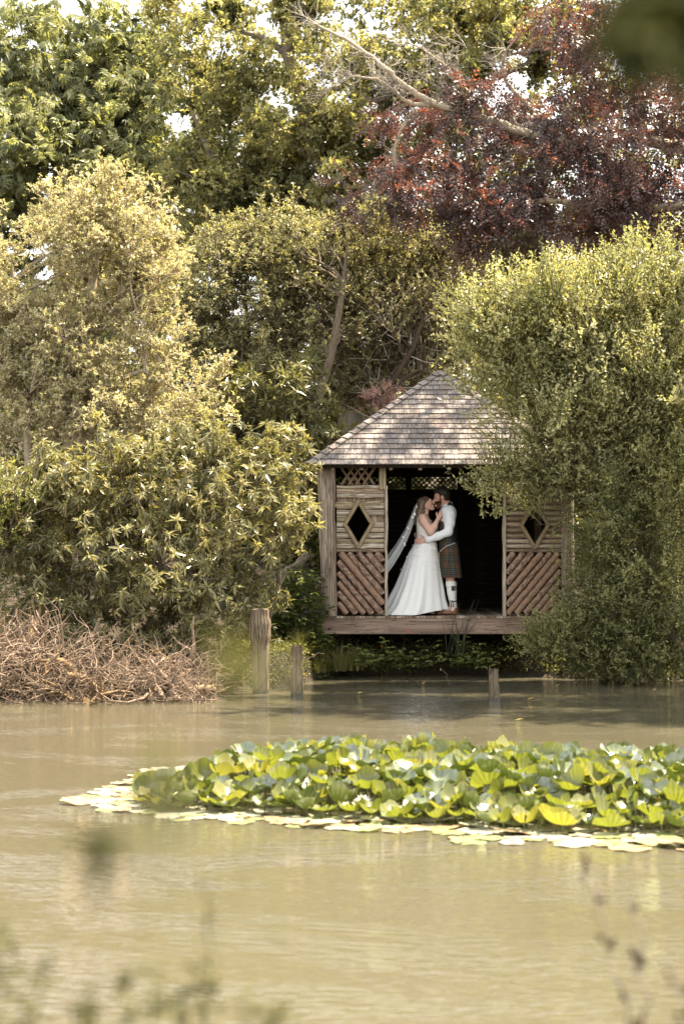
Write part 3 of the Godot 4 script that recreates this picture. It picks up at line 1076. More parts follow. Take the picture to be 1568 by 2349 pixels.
func groom() -> void:
	var o := thing("person", "man in white shirt, dark waistcoat and tartan kilt bending his head to the bride", "person", Vector3(1.149, 0.882, -30.5))
	var skin := mat(1, 1, 1, 0.5, 0.4)
	var tone := Color(0.54, 0.31, 0.23)
	var paint := func(p: Vector3) -> Color:
		var c := tone
		if p.distance_to(q(842, 388, 0)) < 0.016:
			c = Color(0.34, 0.12, 0.10)                               # lips
		for z in [-0.034, 0.034]:
			if p.distance_to(q(838, 268, z)) < 0.014:
				c = Color(0.16, 0.09, 0.06)                       # eyes, cast down
			if p.distance_to(q(826, 245, z)) < 0.014:
				c = Color(0.07, 0.045, 0.03)                      # brows
		return c
	var mb := MB.new()
	# head and neck
	flesh(mb, [
		cap(q(940, 225, 0.02), q(940, 225, -0.02), 0.090, 0.090), cap(q(880, 265, 0.015), q(880, 265, -0.015), 0.066, 0.066),
		cap(q(850, 235, 0.03), q(850, 235, -0.03), 0.034, 0.034), cap(q(846, 310, 0.032), q(846, 310, -0.032), 0.024, 0.024),
		cap(q(828, 262, 0), q(805, 325, 0), 0.010, 0.015), cap(q(805, 328, 0.008), q(805, 328, -0.008), 0.012, 0.012), cap(q(846, 372, 0.012), q(846, 372, -0.012), 0.020, 0.020),
		cap(q(838, 378, 0.012), q(838, 378, -0.012), 0.009, 0.009), cap(q(840, 394, 0.010), q(840, 394, -0.010), 0.010, 0.010),
		cap(q(940, 320, 0.055), q(880, 395, 0.025), 0.030, 0.026), cap(q(940, 320, -0.055), q(880, 395, -0.025), 0.030, 0.026), cap(q(870, 408, 0), q(862, 405, 0), 0.026, 0.022),
		cap(q(965, 290, 0), q(1005, 450, 0), 0.060, 0.070),
		cap(q(925, 262, 0.093), q(930, 300, 0.090), 0.016, 0.010), cap(q(925, 262, -0.093), q(930, 300, -0.090), 0.016, 0.010), cap(q(915, 275, 0.095), q(915, 280, 0.095), 0.012, 0.012),
	], 0.0055, 0.022, paint)
	# trunk, arms, legs
	var plain := func(_p: Vector3) -> Color: return tone
	flesh(mb, [
		cap(q(1000, 420, 0), q(1000, 520, 0), 0.065, 0.10), cap(q(1015, 530, 0.10), q(1010, 780, 0.07), 0.110, 0.105), cap(q(1015, 530, -0.10), q(1010, 780, -0.07), 0.110, 0.105),
		cap(q(1005, 790, 0.05), q(1020, 1000, 0.07), 0.11, 0.11), cap(q(1005, 790, -0.05), q(1020, 1000, -0.07), 0.11, 0.11),
		cap(q(1020, 520, 0.19), q(1005, 770, 0.25), 0.056, 0.044), cap(q(1005, 770, 0.25), q(690, 885, 0.20), 0.043, 0.028),
		cap(q(1020, 520, -0.19), q(900, 770, -0.25), 0.056, 0.044), cap(q(900, 770, -0.25), q(680, 800, -0.17), 0.043, 0.028),
		cap(q(1025, 1020, 0.09), q(1032, 1440, 0.10), 0.088, 0.060), cap(q(1032, 1440, 0.10), q(1045, 1560, 0.10), 0.055, 0.060), cap(q(1045, 1560, 0.10), q(1066, 1850, 0.10), 0.060, 0.038),
		cap(q(1035, 1020, -0.09), q(1050, 1440, -0.10), 0.088, 0.060), cap(q(1050, 1440, -0.10), q(1066, 1560, -0.10), 0.055, 0.060), cap(q(1066, 1560, -0.10), q(1095, 1850, -0.10), 0.060, 0.038),
		cap(q(1066, 1860, 0.10), q(900, 1915, 0.10), 0.04, 0.03), cap(q(1095, 1860, -0.10), q(960, 1915, -0.12), 0.04, 0.03),
	], 0.012, 0.03, plain)
	hand(mb, q(690, 885, 0.200), Vector3(-1, -0.08, -0.10), Vector3(0, 0.1, 1), Vector3(-0.2, 1, 0.1), 0.195, 0.25, plain)
	hand(mb, q(680, 800, -0.17), Vector3(-1, -0.1, 0.2), Vector3(0, 0.1, -1), Vector3(0, 1, 0), 0.19, 0.25, plain)
	part("body", mb, skin, o)

	# hair and short beard
	var hm := MB.new()
	var hp := func(p: Vector3) -> Color:
		var k := 0.8 + 0.7 * nz.get_noise_3d(p.x * 60.0, p.y * 25.0, p.z * 60.0)
		return Color(0.026, 0.018, 0.013) * k
	flesh(hm, [
		cap(q(955, 212, 0.03), q(955, 212, -0.03), 0.092, 0.092), cap(q(905, 180, 0.03), q(905, 180, -0.03), 0.066, 0.066), cap(q(838, 190, 0.035), q(838, 190, -0.035), 0.032, 0.032),
		cap(q(820, 205, 0.02), q(820, 205, -0.02), 0.022, 0.022), cap(q(985, 270, 0.04), q(985, 270, -0.04), 0.055, 0.055), cap(q(895, 235, 0.085), q(893, 275, 0.088), 0.012, 0.009), cap(q(895, 235, -0.085), q(893, 275, -0.088), 0.012, 0.009),
	], 0.007, 0.025, hp)
	part("hair", hm, mat(1, 1, 1, 0.55, 0.4), o)
	var bm := MB.new()
	var bp := func(p: Vector3) -> Color: return Color(0.11, 0.058, 0.034) * (0.8 + 0.8 * nz.get_noise_3d(p.x * 90.0, p.y * 90.0, p.z * 90.0))
	flesh(bm, [
		cap(q(893, 290, 0.086), q(900, 345, 0.072), 0.009, 0.013), cap(q(900, 345, 0.072), q(872, 405, 0.030), 0.018, 0.022), cap(q(893, 290, -0.086), q(900, 345, -0.072), 0.009, 0.013),
		cap(q(900, 345, -0.072), q(872, 405, -0.030), 0.018, 0.022), cap(q(866, 412, 0.02), q(866, 412, -0.02), 0.030, 0.030), cap(q(848, 365, 0.022), q(848, 365, -0.022), 0.0205, 0.0205),
	], 0.005, 0.016, bp)
	part("beard", bm, mat(1, 1, 1, 0.8, 0.2), o)

	# shirt
	var white := mat(0.80, 0.81, 0.84, 0.75, 0.3)
	var wrinkle := NoiseTexture2D.new()
	wrinkle.noise = noise(0.02, 3, 91)
	wrinkle.seamless = true
	wrinkle.width = 256
	wrinkle.height = 256
	white.heightmap_enabled = true
	white.heightmap_texture = wrinkle
	white.heightmap_scale = 0.8
	white.uv1_scale = Vector3(3, 3, 1)
	var one := func(_p: Vector3) -> Color: return Color.WHITE
	var sm := MB.new()
	flesh(sm, [
		cap(q(1015, 490, 0.10), q(1010, 600, 0.09), 0.115, 0.120), cap(q(1015, 490, -0.10), q(1010, 600, -0.09), 0.115, 0.120), cap(q(1003, 430, 0.03), q(1003, 430, -0.03), 0.085, 0.085),
		cap(q(1028, 520, 0.18), q(1020, 640, 0.225), 0.082, 0.074), cap(q(1020, 640, 0.225), q(1000, 765, 0.25), 0.074, 0.060), cap(q(1000, 765, 0.25), q(860, 825, 0.235), 0.062, 0.055), cap(q(860, 825, 0.235), q(735, 872, 0.205), 0.055, 0.047),
		cap(q(1028, 520, -0.18), q(900, 770, -0.25), 0.082, 0.062), cap(q(900, 770, -0.25), q(720, 795, -0.18), 0.060, 0.045),
	], 0.010, 0.035, one)
	var shirt := part("shirt", sm, white, o)
	var cm := MB.new()
	for zz in [0.20, -0.175]:
		var a := q(745, 868, zz) if zz > 0 else q(730, 795, zz)
		var b := q(678, 889, zz) if zz > 0 else q(676, 801, zz)
		cm.tube([a, a.lerp(b, 0.08), a.lerp(b, 0.92), b], [0.046, 0.0505, 0.0495, 0.045], 16)
	part("cuff", cm, white, shirt)
	var link := MB.new()
	link.tube([q(708, 918, 0.232), q(708, 918, 0.242)], [0.008, 0.007], 10)
	part("cufflink", link, mat(0.12, 0.12, 0.13, 0.3), shirt)
	# stand collar, tilted forwards
	var col := MB.new()
	var lo := []
	for k in 4:
		var r := PackedVector3Array()
		var t: float = [0.0, 0.0, 1.0, 1.0][k]
		var g: float = [0.0, 0.006, 0.006, 0.0][k]
		for j in 24:
			var a := TAU * j / 24.0
			var rad := lerpf(0.083, 0.073, t) + g
			var c := q(lerpf(1000, 985, t), lerpf(425, 372, t), 0)
			r.append(c + Vector3(cos(a) * rad, cos(a) * rad * 0.55, -sin(a) * rad * 0.96))
		lo.append(r)
	col.loft(lo, true, false)
	part("collar", col, white, shirt)

	# waistcoat: satin back, tartan front
	var tart := tartan()
	var tm := texmat(tart, 0.9, 0.0, 5.0, 5.0, 0.2)
	var dark := mat(0.012, 0.013, 0.014, 0.5, 0.4)
	var prims := [
		cap(q(1012, 495, 0.095), q(1012, 760, 0.085), 0.118, 0.124), cap(q(1012, 495, -0.095), q(1012, 760, -0.085), 0.118, 0.124),
		cap(q(1010, 770, 0.06), q(1010, 920, 0.06), 0.125, 0.138), cap(q(1010, 770, -0.06), q(1010, 920, -0.06), 0.125, 0.138), cap(q(1015, 415, 0.05), q(1015, 415, -0.05), 0.080, 0.080), cap(q(1000, 560, 0.0), q(1000, 850, 0.0), 0.135, 0.14),
	]
	for side in 2:
		var w := MB.new()
		flesh(w, prims, 0.011, 0.035, one, func(p: Vector3) -> bool:
			var x := p.x * 965.0 + 600.0
			var y := 1950.0 - p.y * 965.0
			var low := 930.0 + (1005.0 - x) * 0.14 if x < 1005.0 else 945.0
			if y > low + 12.0:
				return false
			if y < 500.0 and x < 985.0 - (y - 400.0) * 0.5:
				return false
			return (x < 1000.0) == (side == 1))
		part("waistcoat_back" if side == 0 else "waistcoat_front", w, dark if side == 0 else tm, o)
	var tie := MB.new()
	tie.tube([q(925, 440, 0.0), q(905, 480, 0.0), q(880, 560, 0)], [0.02, 0.03, 0.035], 8)
	part("cravat", tie, mat(0.35, 0.36, 0.40, 0.6), o)

	# kilt
	var km := MB.new()
	var rings := []
	for k in 15:
		var t := k / 14.0
		var y := lerpf(1418.0, 915.0, t)
		var hx := lerpf(157.0, 139.0, pow(t, 0.8)) / 965.0
		var hz := lerpf(0.235, 0.222, t)
		var cx := (lerpf(1052.0, 1012.0, t) - 600.0) / 965.0
		var r := PackedVector3Array()
		var m := 144
		for j in m:
			var a := TAU * j / m
			# a = 0 behind him; knife pleats at the back and sides, a flat apron in front
			var back := clampf((cos(a) + 0.35) * 1.6, 0.0, 1.0)
			var saw := fposmod(a * 26.0 / TAU, 1.0)
			var f := 1.0 + (0.02 + 0.05 * (1.0 - t)) * back * (saw - 0.5)
			if absf(a - TAU * 0.715) < 0.10:
				f += 0.03 * (1.0 - t)
			var dip := 0.006 * sin(a * 3.0)
			r.append(Vector3(cx + cos(a) * hx * f, (1950.0 - y) / 965.0 + (dip if k == 0 else 0.0), -sin(a) * hz * f))
		rings.append(r)
	km.loft(rings, true, false, Color.WHITE, 1.15)
	var kilt := part("kilt", km, texmat(tart, 0.9, 0.0, 5.0, 5.0, 0.2), o)
	var edge := MB.new()
	edge.tube([q(1043, 1030, 0.228), q(1010, 1150, 0.236), q(990, 1280, 0.238), q(975, 1412, 0.238)], [0.005, 0.006, 0.006, 0.006], 6)
	part("apron_edge", edge, tinted(M.lattice, 0.03, 0.035, 0.03), kilt)
	var ch := MB.new()
	ch.tube([q(1098, 925, 0.19), q(1050, 940, 0.226), q(980, 965, 0.236), q(925, 1005, 0.215), q(885, 1048, 0.175)], [0.004, 0.004, 0.004, 0.004, 0.004], 6)
	part("sporran_chain", ch, mat(0.62, 0.58, 0.52, 0.4), o)
	var sp := MB.new()
	flesh(sp, [cap(q(862, 1080, 0.03), q(868, 1190, 0.03), 0.035, 0.045), cap(q(862, 1080, -0.03), q(868, 1190, -0.03), 0.035, 0.045)], 0.012, 0.03, func(p: Vector3) -> Color: return Color(0.42, 0.30, 0.18) * (0.8 + 0.6 * nz.get_noise_3d(p.x * 80.0, p.y * 40.0, p.z * 80.0)))
	part("sporran", sp, mat(1, 1, 1, 0.9, 0.2), o)

	# socks with turned tops, flashes and laces; shoes
	var wool := mat(0.74, 0.72, 0.68, 0.95, 0.2)
	for leg in 2:
		var z: float = [0.10, -0.10][leg]
		var dx: float = [0.0, 24.0][leg]
		var s := MB.new()
		var pts := []
		var rad := []
		for e in [[1530.0, 1042.0, 0.067], [1575.0, 1047.0, 0.068], [1640.0, 1052.0, 0.064], [1720.0, 1060.0, 0.054], [1790.0, 1068.0, 0.047], [1850.0, 1073.0, 0.047], [1890.0, 1070.0, 0.048]]:
			pts.append(q(e[1] + dx, e[0], z)); rad.append(e[2])
		s.tube(pts, rad, 18)
		var sock := part("sock", s, wool, o)
		var c := MB.new()
		c.tube([q(1040 + dx, 1468, z), q(1040 + dx, 1474, z), q(1042 + dx, 1500, z), q(1043 + dx, 1536, z), q(1043 + dx, 1542, z)], [0.066, 0.072, 0.076, 0.076, 0.069], 18)
		part("turned_top", c, wool, sock)
		var fl := MB.new()
		for e in [0.0, 1.0]:
			var x: float = 1062.0 + 26.0 * e + dx
			var zz: float = z + 0.070 - 0.012 * e
			fl.flat([q(x + 14, 1604, zz + 0.004), q(x + 14, 1535, zz + 0.006), q(x - 14, 1535, zz + 0.012), q(x - 14, 1600, zz + 0.008), q(x, 1590, zz + 0.008)], Color.WHITE)
		part("flash", fl, tm, sock)
		var lc := MB.new()
		for e in [1752.0, 1766.0]:
			var r := []
			var w := []
			for j in 17:
				var a := TAU * j / 16.0
				r.append(q(1066 + dx, e, z) + Vector3(cos(a) * 0.054, 0.008 * sin(a * 1.0 + e), sin(a) * 0.054)); w.append(0.0045)
			lc.tube(r, w, 5)
		for e in [[-34, 8], [30, -12], [-18, 44], [14, 50]]:
			lc.tube([q(1062 + dx, 1760, z + 0.056), q(1062 + dx + e[0] * 0.6, 1756 + e[1] * 0.3, z + 0.064), q(1062 + dx + e[0], 1762 + e[1], z + 0.058)], [0.0045, 0.005, 0.0045], 5)
		for e in [-16.0, 12.0]:
			lc.tube([q(1062 + dx + e, 1800, z + 0.058), q(1062 + dx + e, 1835, z + 0.056)], [0.006, 0.011], 6)
		part("lace", lc, mat(0.05, 0.025, 0.02, 0.6), sock)
		var sh := MB.new()
		flesh(sh, [
			cap(q(1088 + dx, 1885, z), q(1100 + dx, 1910, z), 0.048, 0.046), cap(q(1080 + dx, 1915, z), q(930 + dx * 2, 1924, z), 0.042, 0.040), cap(q(930 + dx * 2, 1926, z), q(862 + dx * 2, 1932, z), 0.036, 0.022),
			cap(q(1050 + dx, 1888, z), q(985 + dx, 1908, z), 0.040, 0.036),
		], 0.007, 0.02, func(p: Vector3) -> Color: return Color(0.05, 0.028, 0.018) if p.y < 0.012 else Color(0.20, 0.078, 0.036) * (1.0 + 0.5 * nz.get_noise_3d(p.x * 20.0, p.y * 20.0, p.z * 20.0)), func(p: Vector3) -> bool: return p.y > -0.002)
		part("shoe", sh, mat(1, 1, 1, 0.32, 0.5), o)

func tartan() -> Image:
	var im := Image.create(256, 256, false, Image.FORMAT_RGB8)
	var set_ := [[0.0, Color(0.37, 0.285, 0.23)], [0.20, Color(0.13, 0.14, 0.13)], [0.26, Color(0.27, 0.31, 0.28)], [0.40, Color(0.10, 0.11, 0.11)], [0.45, Color(0.72, 0.70, 0.66)], [0.47, Color(0.10, 0.11, 0.11)], [0.53, Color(0.28, 0.32, 0.29)], [0.67, Color(0.13, 0.14, 0.13)], [0.72, Color(0.40, 0.30, 0.24)], [0.86, Color(0.16, 0.12, 0.10)], [0.89, Color(0.41, 0.30, 0.23)]]
	for y in 256:
		for x in 256:
			var a := Color()
			var b := Color()
			for e in set_:
				if x / 256.0 >= e[0]:
					a = e[1]
				if y / 256.0 >= e[0]:
					b = e[1]
			im.set_pixel(x, y, a.lerp(b, 0.5 if (x + y) % 4 < 2 else 0.42))
	return im

func interp(tab: Array, y: float) -> Array:
	for k in tab.size() - 1:
		if y <= tab[k + 1][0]:
			var t: float = (y - tab[k][0]) / (tab[k + 1][0] - tab[k][0])
			return [lerpf(tab[k][1], tab[k + 1][1], t), lerpf(tab[k][2], tab[k + 1][2], t), lerpf(tab[k][3], tab[k + 1][3], t)]
	return [tab[-1][1], tab[-1][2], tab[-1][3]]

func bride() -> void:
	var o := thing("person", "woman in a long white wedding dress and veil smiling up at the man", "person", Vector3(1.149, 0.882, -30.5))
	var tone := Color(0.66, 0.41, 0.32)
	var paint := func(p: Vector3) -> Color:
		var c := tone
		if p.distance_to(q(795, 398, 0)) < 0.013:
			c = Color(0.50, 0.15, 0.13)
		if p.distance_to(q(806, 396, 0)) < 0.007:
			c = Color(0.8, 0.76, 0.7)                                  # teeth in a smile
		for z in [-0.03, 0.03]:
			if p.distance_to(q(775, 326, z)) < 0.011:
				c = Color(0.10, 0.05, 0.04)
			if p.distance_to(q(768, 300, z)) < 0.010:
				c = Color(0.18, 0.10, 0.06)
			if p.distance_to(q(755, 385, z * 1.6)) < 0.03:
				c = c.lerp(Color(0.62, 0.30, 0.24), 0.5)
		return c
	var mb := MB.new()
	flesh(mb, [
		cap(q(668, 355, 0.015), q(668, 355, -0.015), 0.084, 0.084), cap(q(725, 370, 0.012), q(725, 370, -0.012), 0.060, 0.060), cap(q(742, 315, 0.028), q(742, 315, -0.028), 0.032, 0.032), cap(q(752, 375, 0.032), q(752, 375, -0.032), 0.028, 0.028),
		cap(q(782, 318, 0), q(808, 352, 0), 0.009, 0.0125), cap(q(780, 392, 0.014), q(780, 392, -0.014), 0.022, 0.022), cap(q(792, 390, 0.010), q(792, 390, -0.010), 0.010, 0.010), cap(q(792, 404, 0.010), q(792, 404, -0.010), 0.010, 0.010),
		cap(q(690, 410, 0.055), q(770, 430, 0.018), 0.026, 0.024), cap(q(690, 410, -0.055), q(770, 430, -0.018), 0.026, 0.024), cap(q(795, 432, 0), q(788, 434, 0), 0.021, 0.02),
		cap(q(688, 410, 0), q(672, 540, 0), 0.052, 0.056), cap(q(688, 378, 0.079), q(694, 410, 0.074), 0.013, 0.008), cap(q(688, 378, -0.079), q(694, 410, -0.074), 0.013, 0.008),
	], 0.0055, 0.02, paint)
	var plain := func(_p: Vector3) -> Color: return tone
	flesh(mb, [
		cap(q(670, 520, 0), q(665, 590, 0), 0.058, 0.09), cap(q(655, 605, 0.075), q(675, 740, 0.055), 0.096, 0.108), cap(q(655, 605, -0.075), q(675, 740, -0.055), 0.096, 0.108), cap(q(732, 690, 0.075), q(735, 700, 0.075), 0.068, 0.07), cap(q(732, 690, -0.075), q(735, 700, -0.075), 0.068, 0.07),
		cap(q(685, 760, 0.04), q(690, 900, 0.04), 0.110, 0.105), cap(q(685, 760, -0.04), q(690, 900, -0.04), 0.110, 0.105), cap(q(690, 960, 0.06), q(690, 1040, 0.07), 0.11, 0.11), cap(q(690, 960, -0.06), q(690, 1040, -0.07), 0.11, 0.11),
		cap(q(642, 565, 0.155), q(660, 620, 0.175), 0.062, 0.064), cap(q(660, 620, 0.175), q(748, 765, 0.225), 0.066, 0.050), cap(q(748, 765, 0.225), q(800, 690, 0.225), 0.050, 0.046), cap(q(800, 690, 0.225), q(852, 588, 0.205), 0.045, 0.028),
		cap(q(642, 565, -0.155), q(790, 760, -0.21), 0.062, 0.05), cap(q(790, 760, -0.21), q(900, 560, -0.13), 0.048, 0.028),
		cap(q(690, 1050, 0.085), q(690, 1480, 0.085), 0.085, 0.055), cap(q(690, 1480, 0.085), q(690, 1860, 0.085), 0.053, 0.036), cap(q(690, 1050, -0.085), q(690, 1480, -0.085), 0.085, 0.055), cap(q(690, 1480, -0.085), q(690, 1860, -0.085), 0.053, 0.036),
		cap(q(690, 1865, 0.085), q(800, 1925, 0.085), 0.034, 0.022), cap(q(690, 1865, -0.085), q(800, 1925, -0.085), 0.034, 0.022),
	], 0.011, 0.028, plain)
	hand(mb, q(855, 582, 0.203), Vector3(0.62, 1.0, -0.35), Vector3(0.5, 0.0, 1), Vector3(-1, 0.55, 0), 0.165, 0.35, plain)
	hand(mb, q(900, 560, -0.13), Vector3(0.4, 1, 0.1), Vector3(0.2, 0, -1), Vector3(-1, 0.3, 0), 0.165, 0.3, plain)
	part("body", mb, mat(1, 1, 1, 0.5, 0.4), o)

	# hair, half up and waving down her back
	var hm := MB.new()
	var hp := func(p: Vector3) -> Color:
		var k := nz.get_noise_3d(p.x * 45.0 + p.y * 22.0, p.y * 8.0, p.z * 60.0)
		return Color(0.07, 0.042, 0.027).lerp(Color(0.17, 0.105, 0.066), clampf(0.45 + k * 1.2, 0.0, 1.0))
	flesh(hm, [
		cap(q(645, 345, 0.025), q(645, 345, -0.025), 0.086, 0.086), cap(q(690, 300, 0.03), q(690, 300, -0.03), 0.052, 0.052), cap(q(630, 400, 0.05), q(630, 400, -0.05), 0.060, 0.060), cap(q(615, 450, 0.055), q(595, 500, 0.06), 0.055, 0.052),
		cap(q(615, 450, -0.055), q(595, 500, -0.06), 0.055, 0.052), cap(q(595, 500, 0.06), q(560, 575, 0.05), 0.048, 0.038), cap(q(595, 500, -0.06), q(560, 575, -0.05), 0.048, 0.038), cap(q(560, 575, 0.05), q(536, 635, 0.04), 0.036, 0.02), cap(q(560, 575, -0.05), q(540, 650, -0.03), 0.036, 0.02),
		cap(q(660, 470, 0.075), q(640, 510, 0.075), 0.022, 0.018),
	], 0.007, 0.022, hp)
	var hair := part("hair", hm, mat(1, 1, 1, 0.45, 0.5), o)
	var comb := MB.new()
	for k in 6:
		var c := q(582 + rf(-6, 6), 305 + rf(-16, 20), 0.04 + rf(-0.03, 0.04))
		for j in 5:
			var a := TAU * j / 5.0
			comb.leaf(c, Vector3(-0.3, cos(a), sin(a)), Vector3(-1, 0.2, 0.4), 0.015, 0.011, 0.1, 0.3, Color.WHITE)
	part("hair_flower", comb, mat(0.82, 0.80, 0.75, 0.6), hair)

	# bodice
	var lace := mat(0.80, 0.775, 0.73, 0.8, 0.3)
	var ln := NoiseTexture2D.new()
	ln.noise = noise(0.045, 3, 95)
	ln.seamless = true
	ln.width = 256
	ln.height = 256
	lace.heightmap_enabled = true
	lace.heightmap_texture = ln
	lace.heightmap_scale = 0.8
	lace.uv1_scale = Vector3(4, 4, 1)
	var one := func(_p: Vector3) -> Color: return Color.WHITE
	var bd := MB.new()
	flesh(bd, [
		cap(q(655, 605, 0.075), q(675, 740, 0.055), 0.106, 0.118), cap(q(655, 605, -0.075), q(675, 740, -0.055), 0.106, 0.118), cap(q(735, 690, 0.075), q(738, 700, 0.075), 0.078, 0.08), cap(q(735, 690, -0.075), q(738, 700, -0.075), 0.078, 0.08),
		cap(q(685, 760, 0.04), q(692, 915, 0.05), 0.123, 0.137), cap(q(685, 760, -0.04), q(692, 915, -0.05), 0.123, 0.137),
	], 0.009, 0.028, one, func(p: Vector3) -> bool:
		var x := p.x * 965.0 + 600.0
		var y := 1950.0 - p.y * 965.0
		return y > 655.0 - clampf((650.0 - x) * 0.35, -25.0, 40.0))
	part("bodice", bd, lace, o)
	var st := MB.new()
	for z in [0.11, -0.11]:
		st.tube([q(565, 650, z * 0.95), q(575, 580, z), q(605, 520, z), q(645, 508, z), q(700, 545, z), q(740, 600, z * 0.95), q(780, 665, z * 0.85)], [0.014, 0.012, 0.011, 0.010, 0.010, 0.011, 0.014], 6)
	part("strap", st, lace, o)
	var nk := MB.new()
	var np := []
	var nr := []
	for j in 15:
		var t := j / 14.0 * 2.0 - 1.0
		np.append(q(lerpf(782, 690, absf(t)), lerpf(608, 520, pow(absf(t), 1.3)), t * 0.062)); nr.append(0.0035)
	nk.tube(np, nr, 5)
	part("necklace", nk, mat(0.7, 0.62, 0.5, 0.3), o)
	var br := MB.new()
	var bpts := []
	var brr := []
	for j in 13:
		var a := TAU * j / 12.0
		bpts.append(q(846, 598, 0.206) + Vector3(cos(a) * 0.034, cos(a) * -0.012, sin(a) * 0.034)); brr.append(0.004)
	br.tube(bpts, brr, 5)
	part("bracelet", br, mat(0.45, 0.36, 0.16, 0.3), o)

	# skirt: rings [y, left, right, half depth]
	var tab := [[875.0, 550.0, 834.0, 0.185], [915.0, 536.0, 844.0, 0.195], [960.0, 512.0, 850.0, 0.215], [1060.0, 447.0, 860.0, 0.26], [1200.0, 385.0, 882.0, 0.31], [1400.0, 308.0, 915.0, 0.36], [1550.0, 248.0, 938.0, 0.39], [1700.0, 170.0, 958.0, 0.42], [1800.0, 118.0, 975.0, 0.44], [1870.0, 60.0, 990.0, 0.45], [1940.0, -20.0, 1004.0, 0.46]]
	var surf := func(y: float, a: float) -> Vector3:
		var e := interp(tab, y)
		var f := smoothstep(930.0, 1900.0, y)
		var w := 1.0 + f * (0.040 * sin(a * 9.0 + 0.6) + 0.028 * sin(a * 17.0 + 2.0 + 0.9 * sin(a * 3.0)) + 0.02 * sin(a * 5.0))
		# the hem is lifted in front
		var lift := 75.0 * smoothstep(1700.0, 1940.0, y) * smoothstep(-0.1, 1.0, cos(a))
		return Vector3((((e[0] + e[1]) * 0.5 + cos(a) * (e[1] - e[0]) * 0.5 * w) - 600.0) / 965.0, (1950.0 - y + lift) / 965.0 - 0.002, sin(a) * e[2] * w)
	var sk := MB.new()
	var rings := []
	for k in 34:
		var t := k / 33.0
		var y := lerpf(1940.0, 875.0, pow(t, 1.0))
		var r := PackedVector3Array()
		for j in 150:
			r.append(surf.call(y, -TAU * j / 150.0))
		rings.append(r)
	sk.loft(rings, true, false)
	var tulle := mat(0.79, 0.78, 0.76, 0.9, 0.2)
	tulle.rim_enabled = true
	tulle.rim = 0.4
	var skirt := part("skirt", sk, tulle, o)
	for y in [880.0]:
		var sash := MB.new()
		var sp := []
		var sr := []
		for j in 33:
			sp.append(surf.call(y + 18.0, TAU * j / 32.0)); sr.append(0.012)
		sash.tube(sp, sr, 6)
		part("waistband", sash, lace, skirt)
	# embroidered flowers applied over the hips
	var fl := mat(0.92, 0.91, 0.89, 0.6, 0.4)
	fl.cull_mode = BaseMaterial3D.CULL_DISABLED
	for e in [[550, 990, 40, 46, 16], [545, 1075, 30, 40, 12], [430, 1130, 26, 22, 7], [700, 985, 50, 30, 14], [650, 1185, 26, 34, 7], [490, 1210, 30, 28, 7], [400, 1280, 26, 40, 8], [345, 1300, 14, 22, 4], [800, 1010, 34, 40, 14], [810, 1110, 28, 60, 13], [790, 1270, 16, 40, 6], [795, 1330, 24, 10, 3], [620, 940, 60, 20, 10], [835, 1180, 12, 30, 4]]:
		var mbf := MB.new()
		for k in e[4]:
			var x: float = e[0] + rf(-1, 1) * e[2]
			var y: float = e[1] + rf(-1, 1) * e[3]
			var w := interp(tab, y)
			var ca := clampf((x - (w[0] + w[1]) * 0.5) / ((w[1] - w[0]) * 0.5), -0.97, 0.97)
			var a := acos(ca)
			var p: Vector3 = surf.call(y, a)
			var nn := Vector3(cos(a) / maxf((w[1] - w[0]) / 1930.0, 0.05), 0.4, sin(a) / w[2]).normalized()
			var u := nn.cross(Vector3.UP).normalized()
			var vv := nn.cross(u)
			var ro := rf(0, TAU)
			for j in 5:
				var b := ro + TAU * j / 5.0
				mbf.leaf(p + nn * 0.016, u * cos(b) + vv * sin(b), nn, rf(0.012, 0.022), 0.014, 0.25, 0.25, Color.WHITE)
		part("lace_flower", mbf, fl, skirt)

	# veil
	var vm := mat(0.86, 0.86, 0.85, 0.9, 0.2)
	vm.transparency = BaseMaterial3D.TRANSPARENCY_ALPHA
	vm.albedo_color.a = 0.42
	vm.cull_mode = BaseMaterial3D.CULL_DISABLED
	var front := [[590, 325], [562, 470], [528, 610], [470, 770], [400, 935], [320, 1090], [240, 1225], [130, 1375], [40, 1480]]
	var rear := [[574, 318], [520, 420], [450, 590], [395, 720], [330, 830], [250, 960], [175, 1060], [100, 1150], [0, 1250]]
	for layer in 2:
		var vb := MB.new()
		var vr := []
		for k in 9:
			var r := PackedVector3Array()
			for j in 13:
				var t := j / 12.0
				var z := 0.10 * sin(PI * t) * (0.4 + 0.1 * k) + 0.022 * sin(t * 17.0 + k * 0.4) * minf(k * 0.25, 1.0)
				r.append(q(lerpf(front[k][0], rear[k][0], t * (1.0 if layer == 0 else 0.72)), lerpf(front[k][1], rear[k][1], t * (1.0 if layer == 0 else 0.72)), (z if layer == 0 else -0.06 - z * 0.5)))
			vr.append(r)
		vb.loft(vr, false, false)
		var veil := part("veil", vb, vm, o)
		if layer == 0:
			var vf := MB.new()
			for e in [[524, 510, 5], [508, 555, 4], [430, 715, 2], [360, 840, 2], [375, 940, 2], [545, 400, 1]]:
				for k in e[2]:
					var c := q(e[0] + rf(-14, 14), e[1] + rf(-16, 16), 0.085)
					for j in 5:
						var b := TAU * j / 5.0
						vf.leaf(c, Vector3(cos(b), sin(b), 0.1), Vector3(0, 0, 1), 0.015, 0.013, 0.2, 0.2, Color.WHITE)
			part("lace_flower", vf, fl, veil)
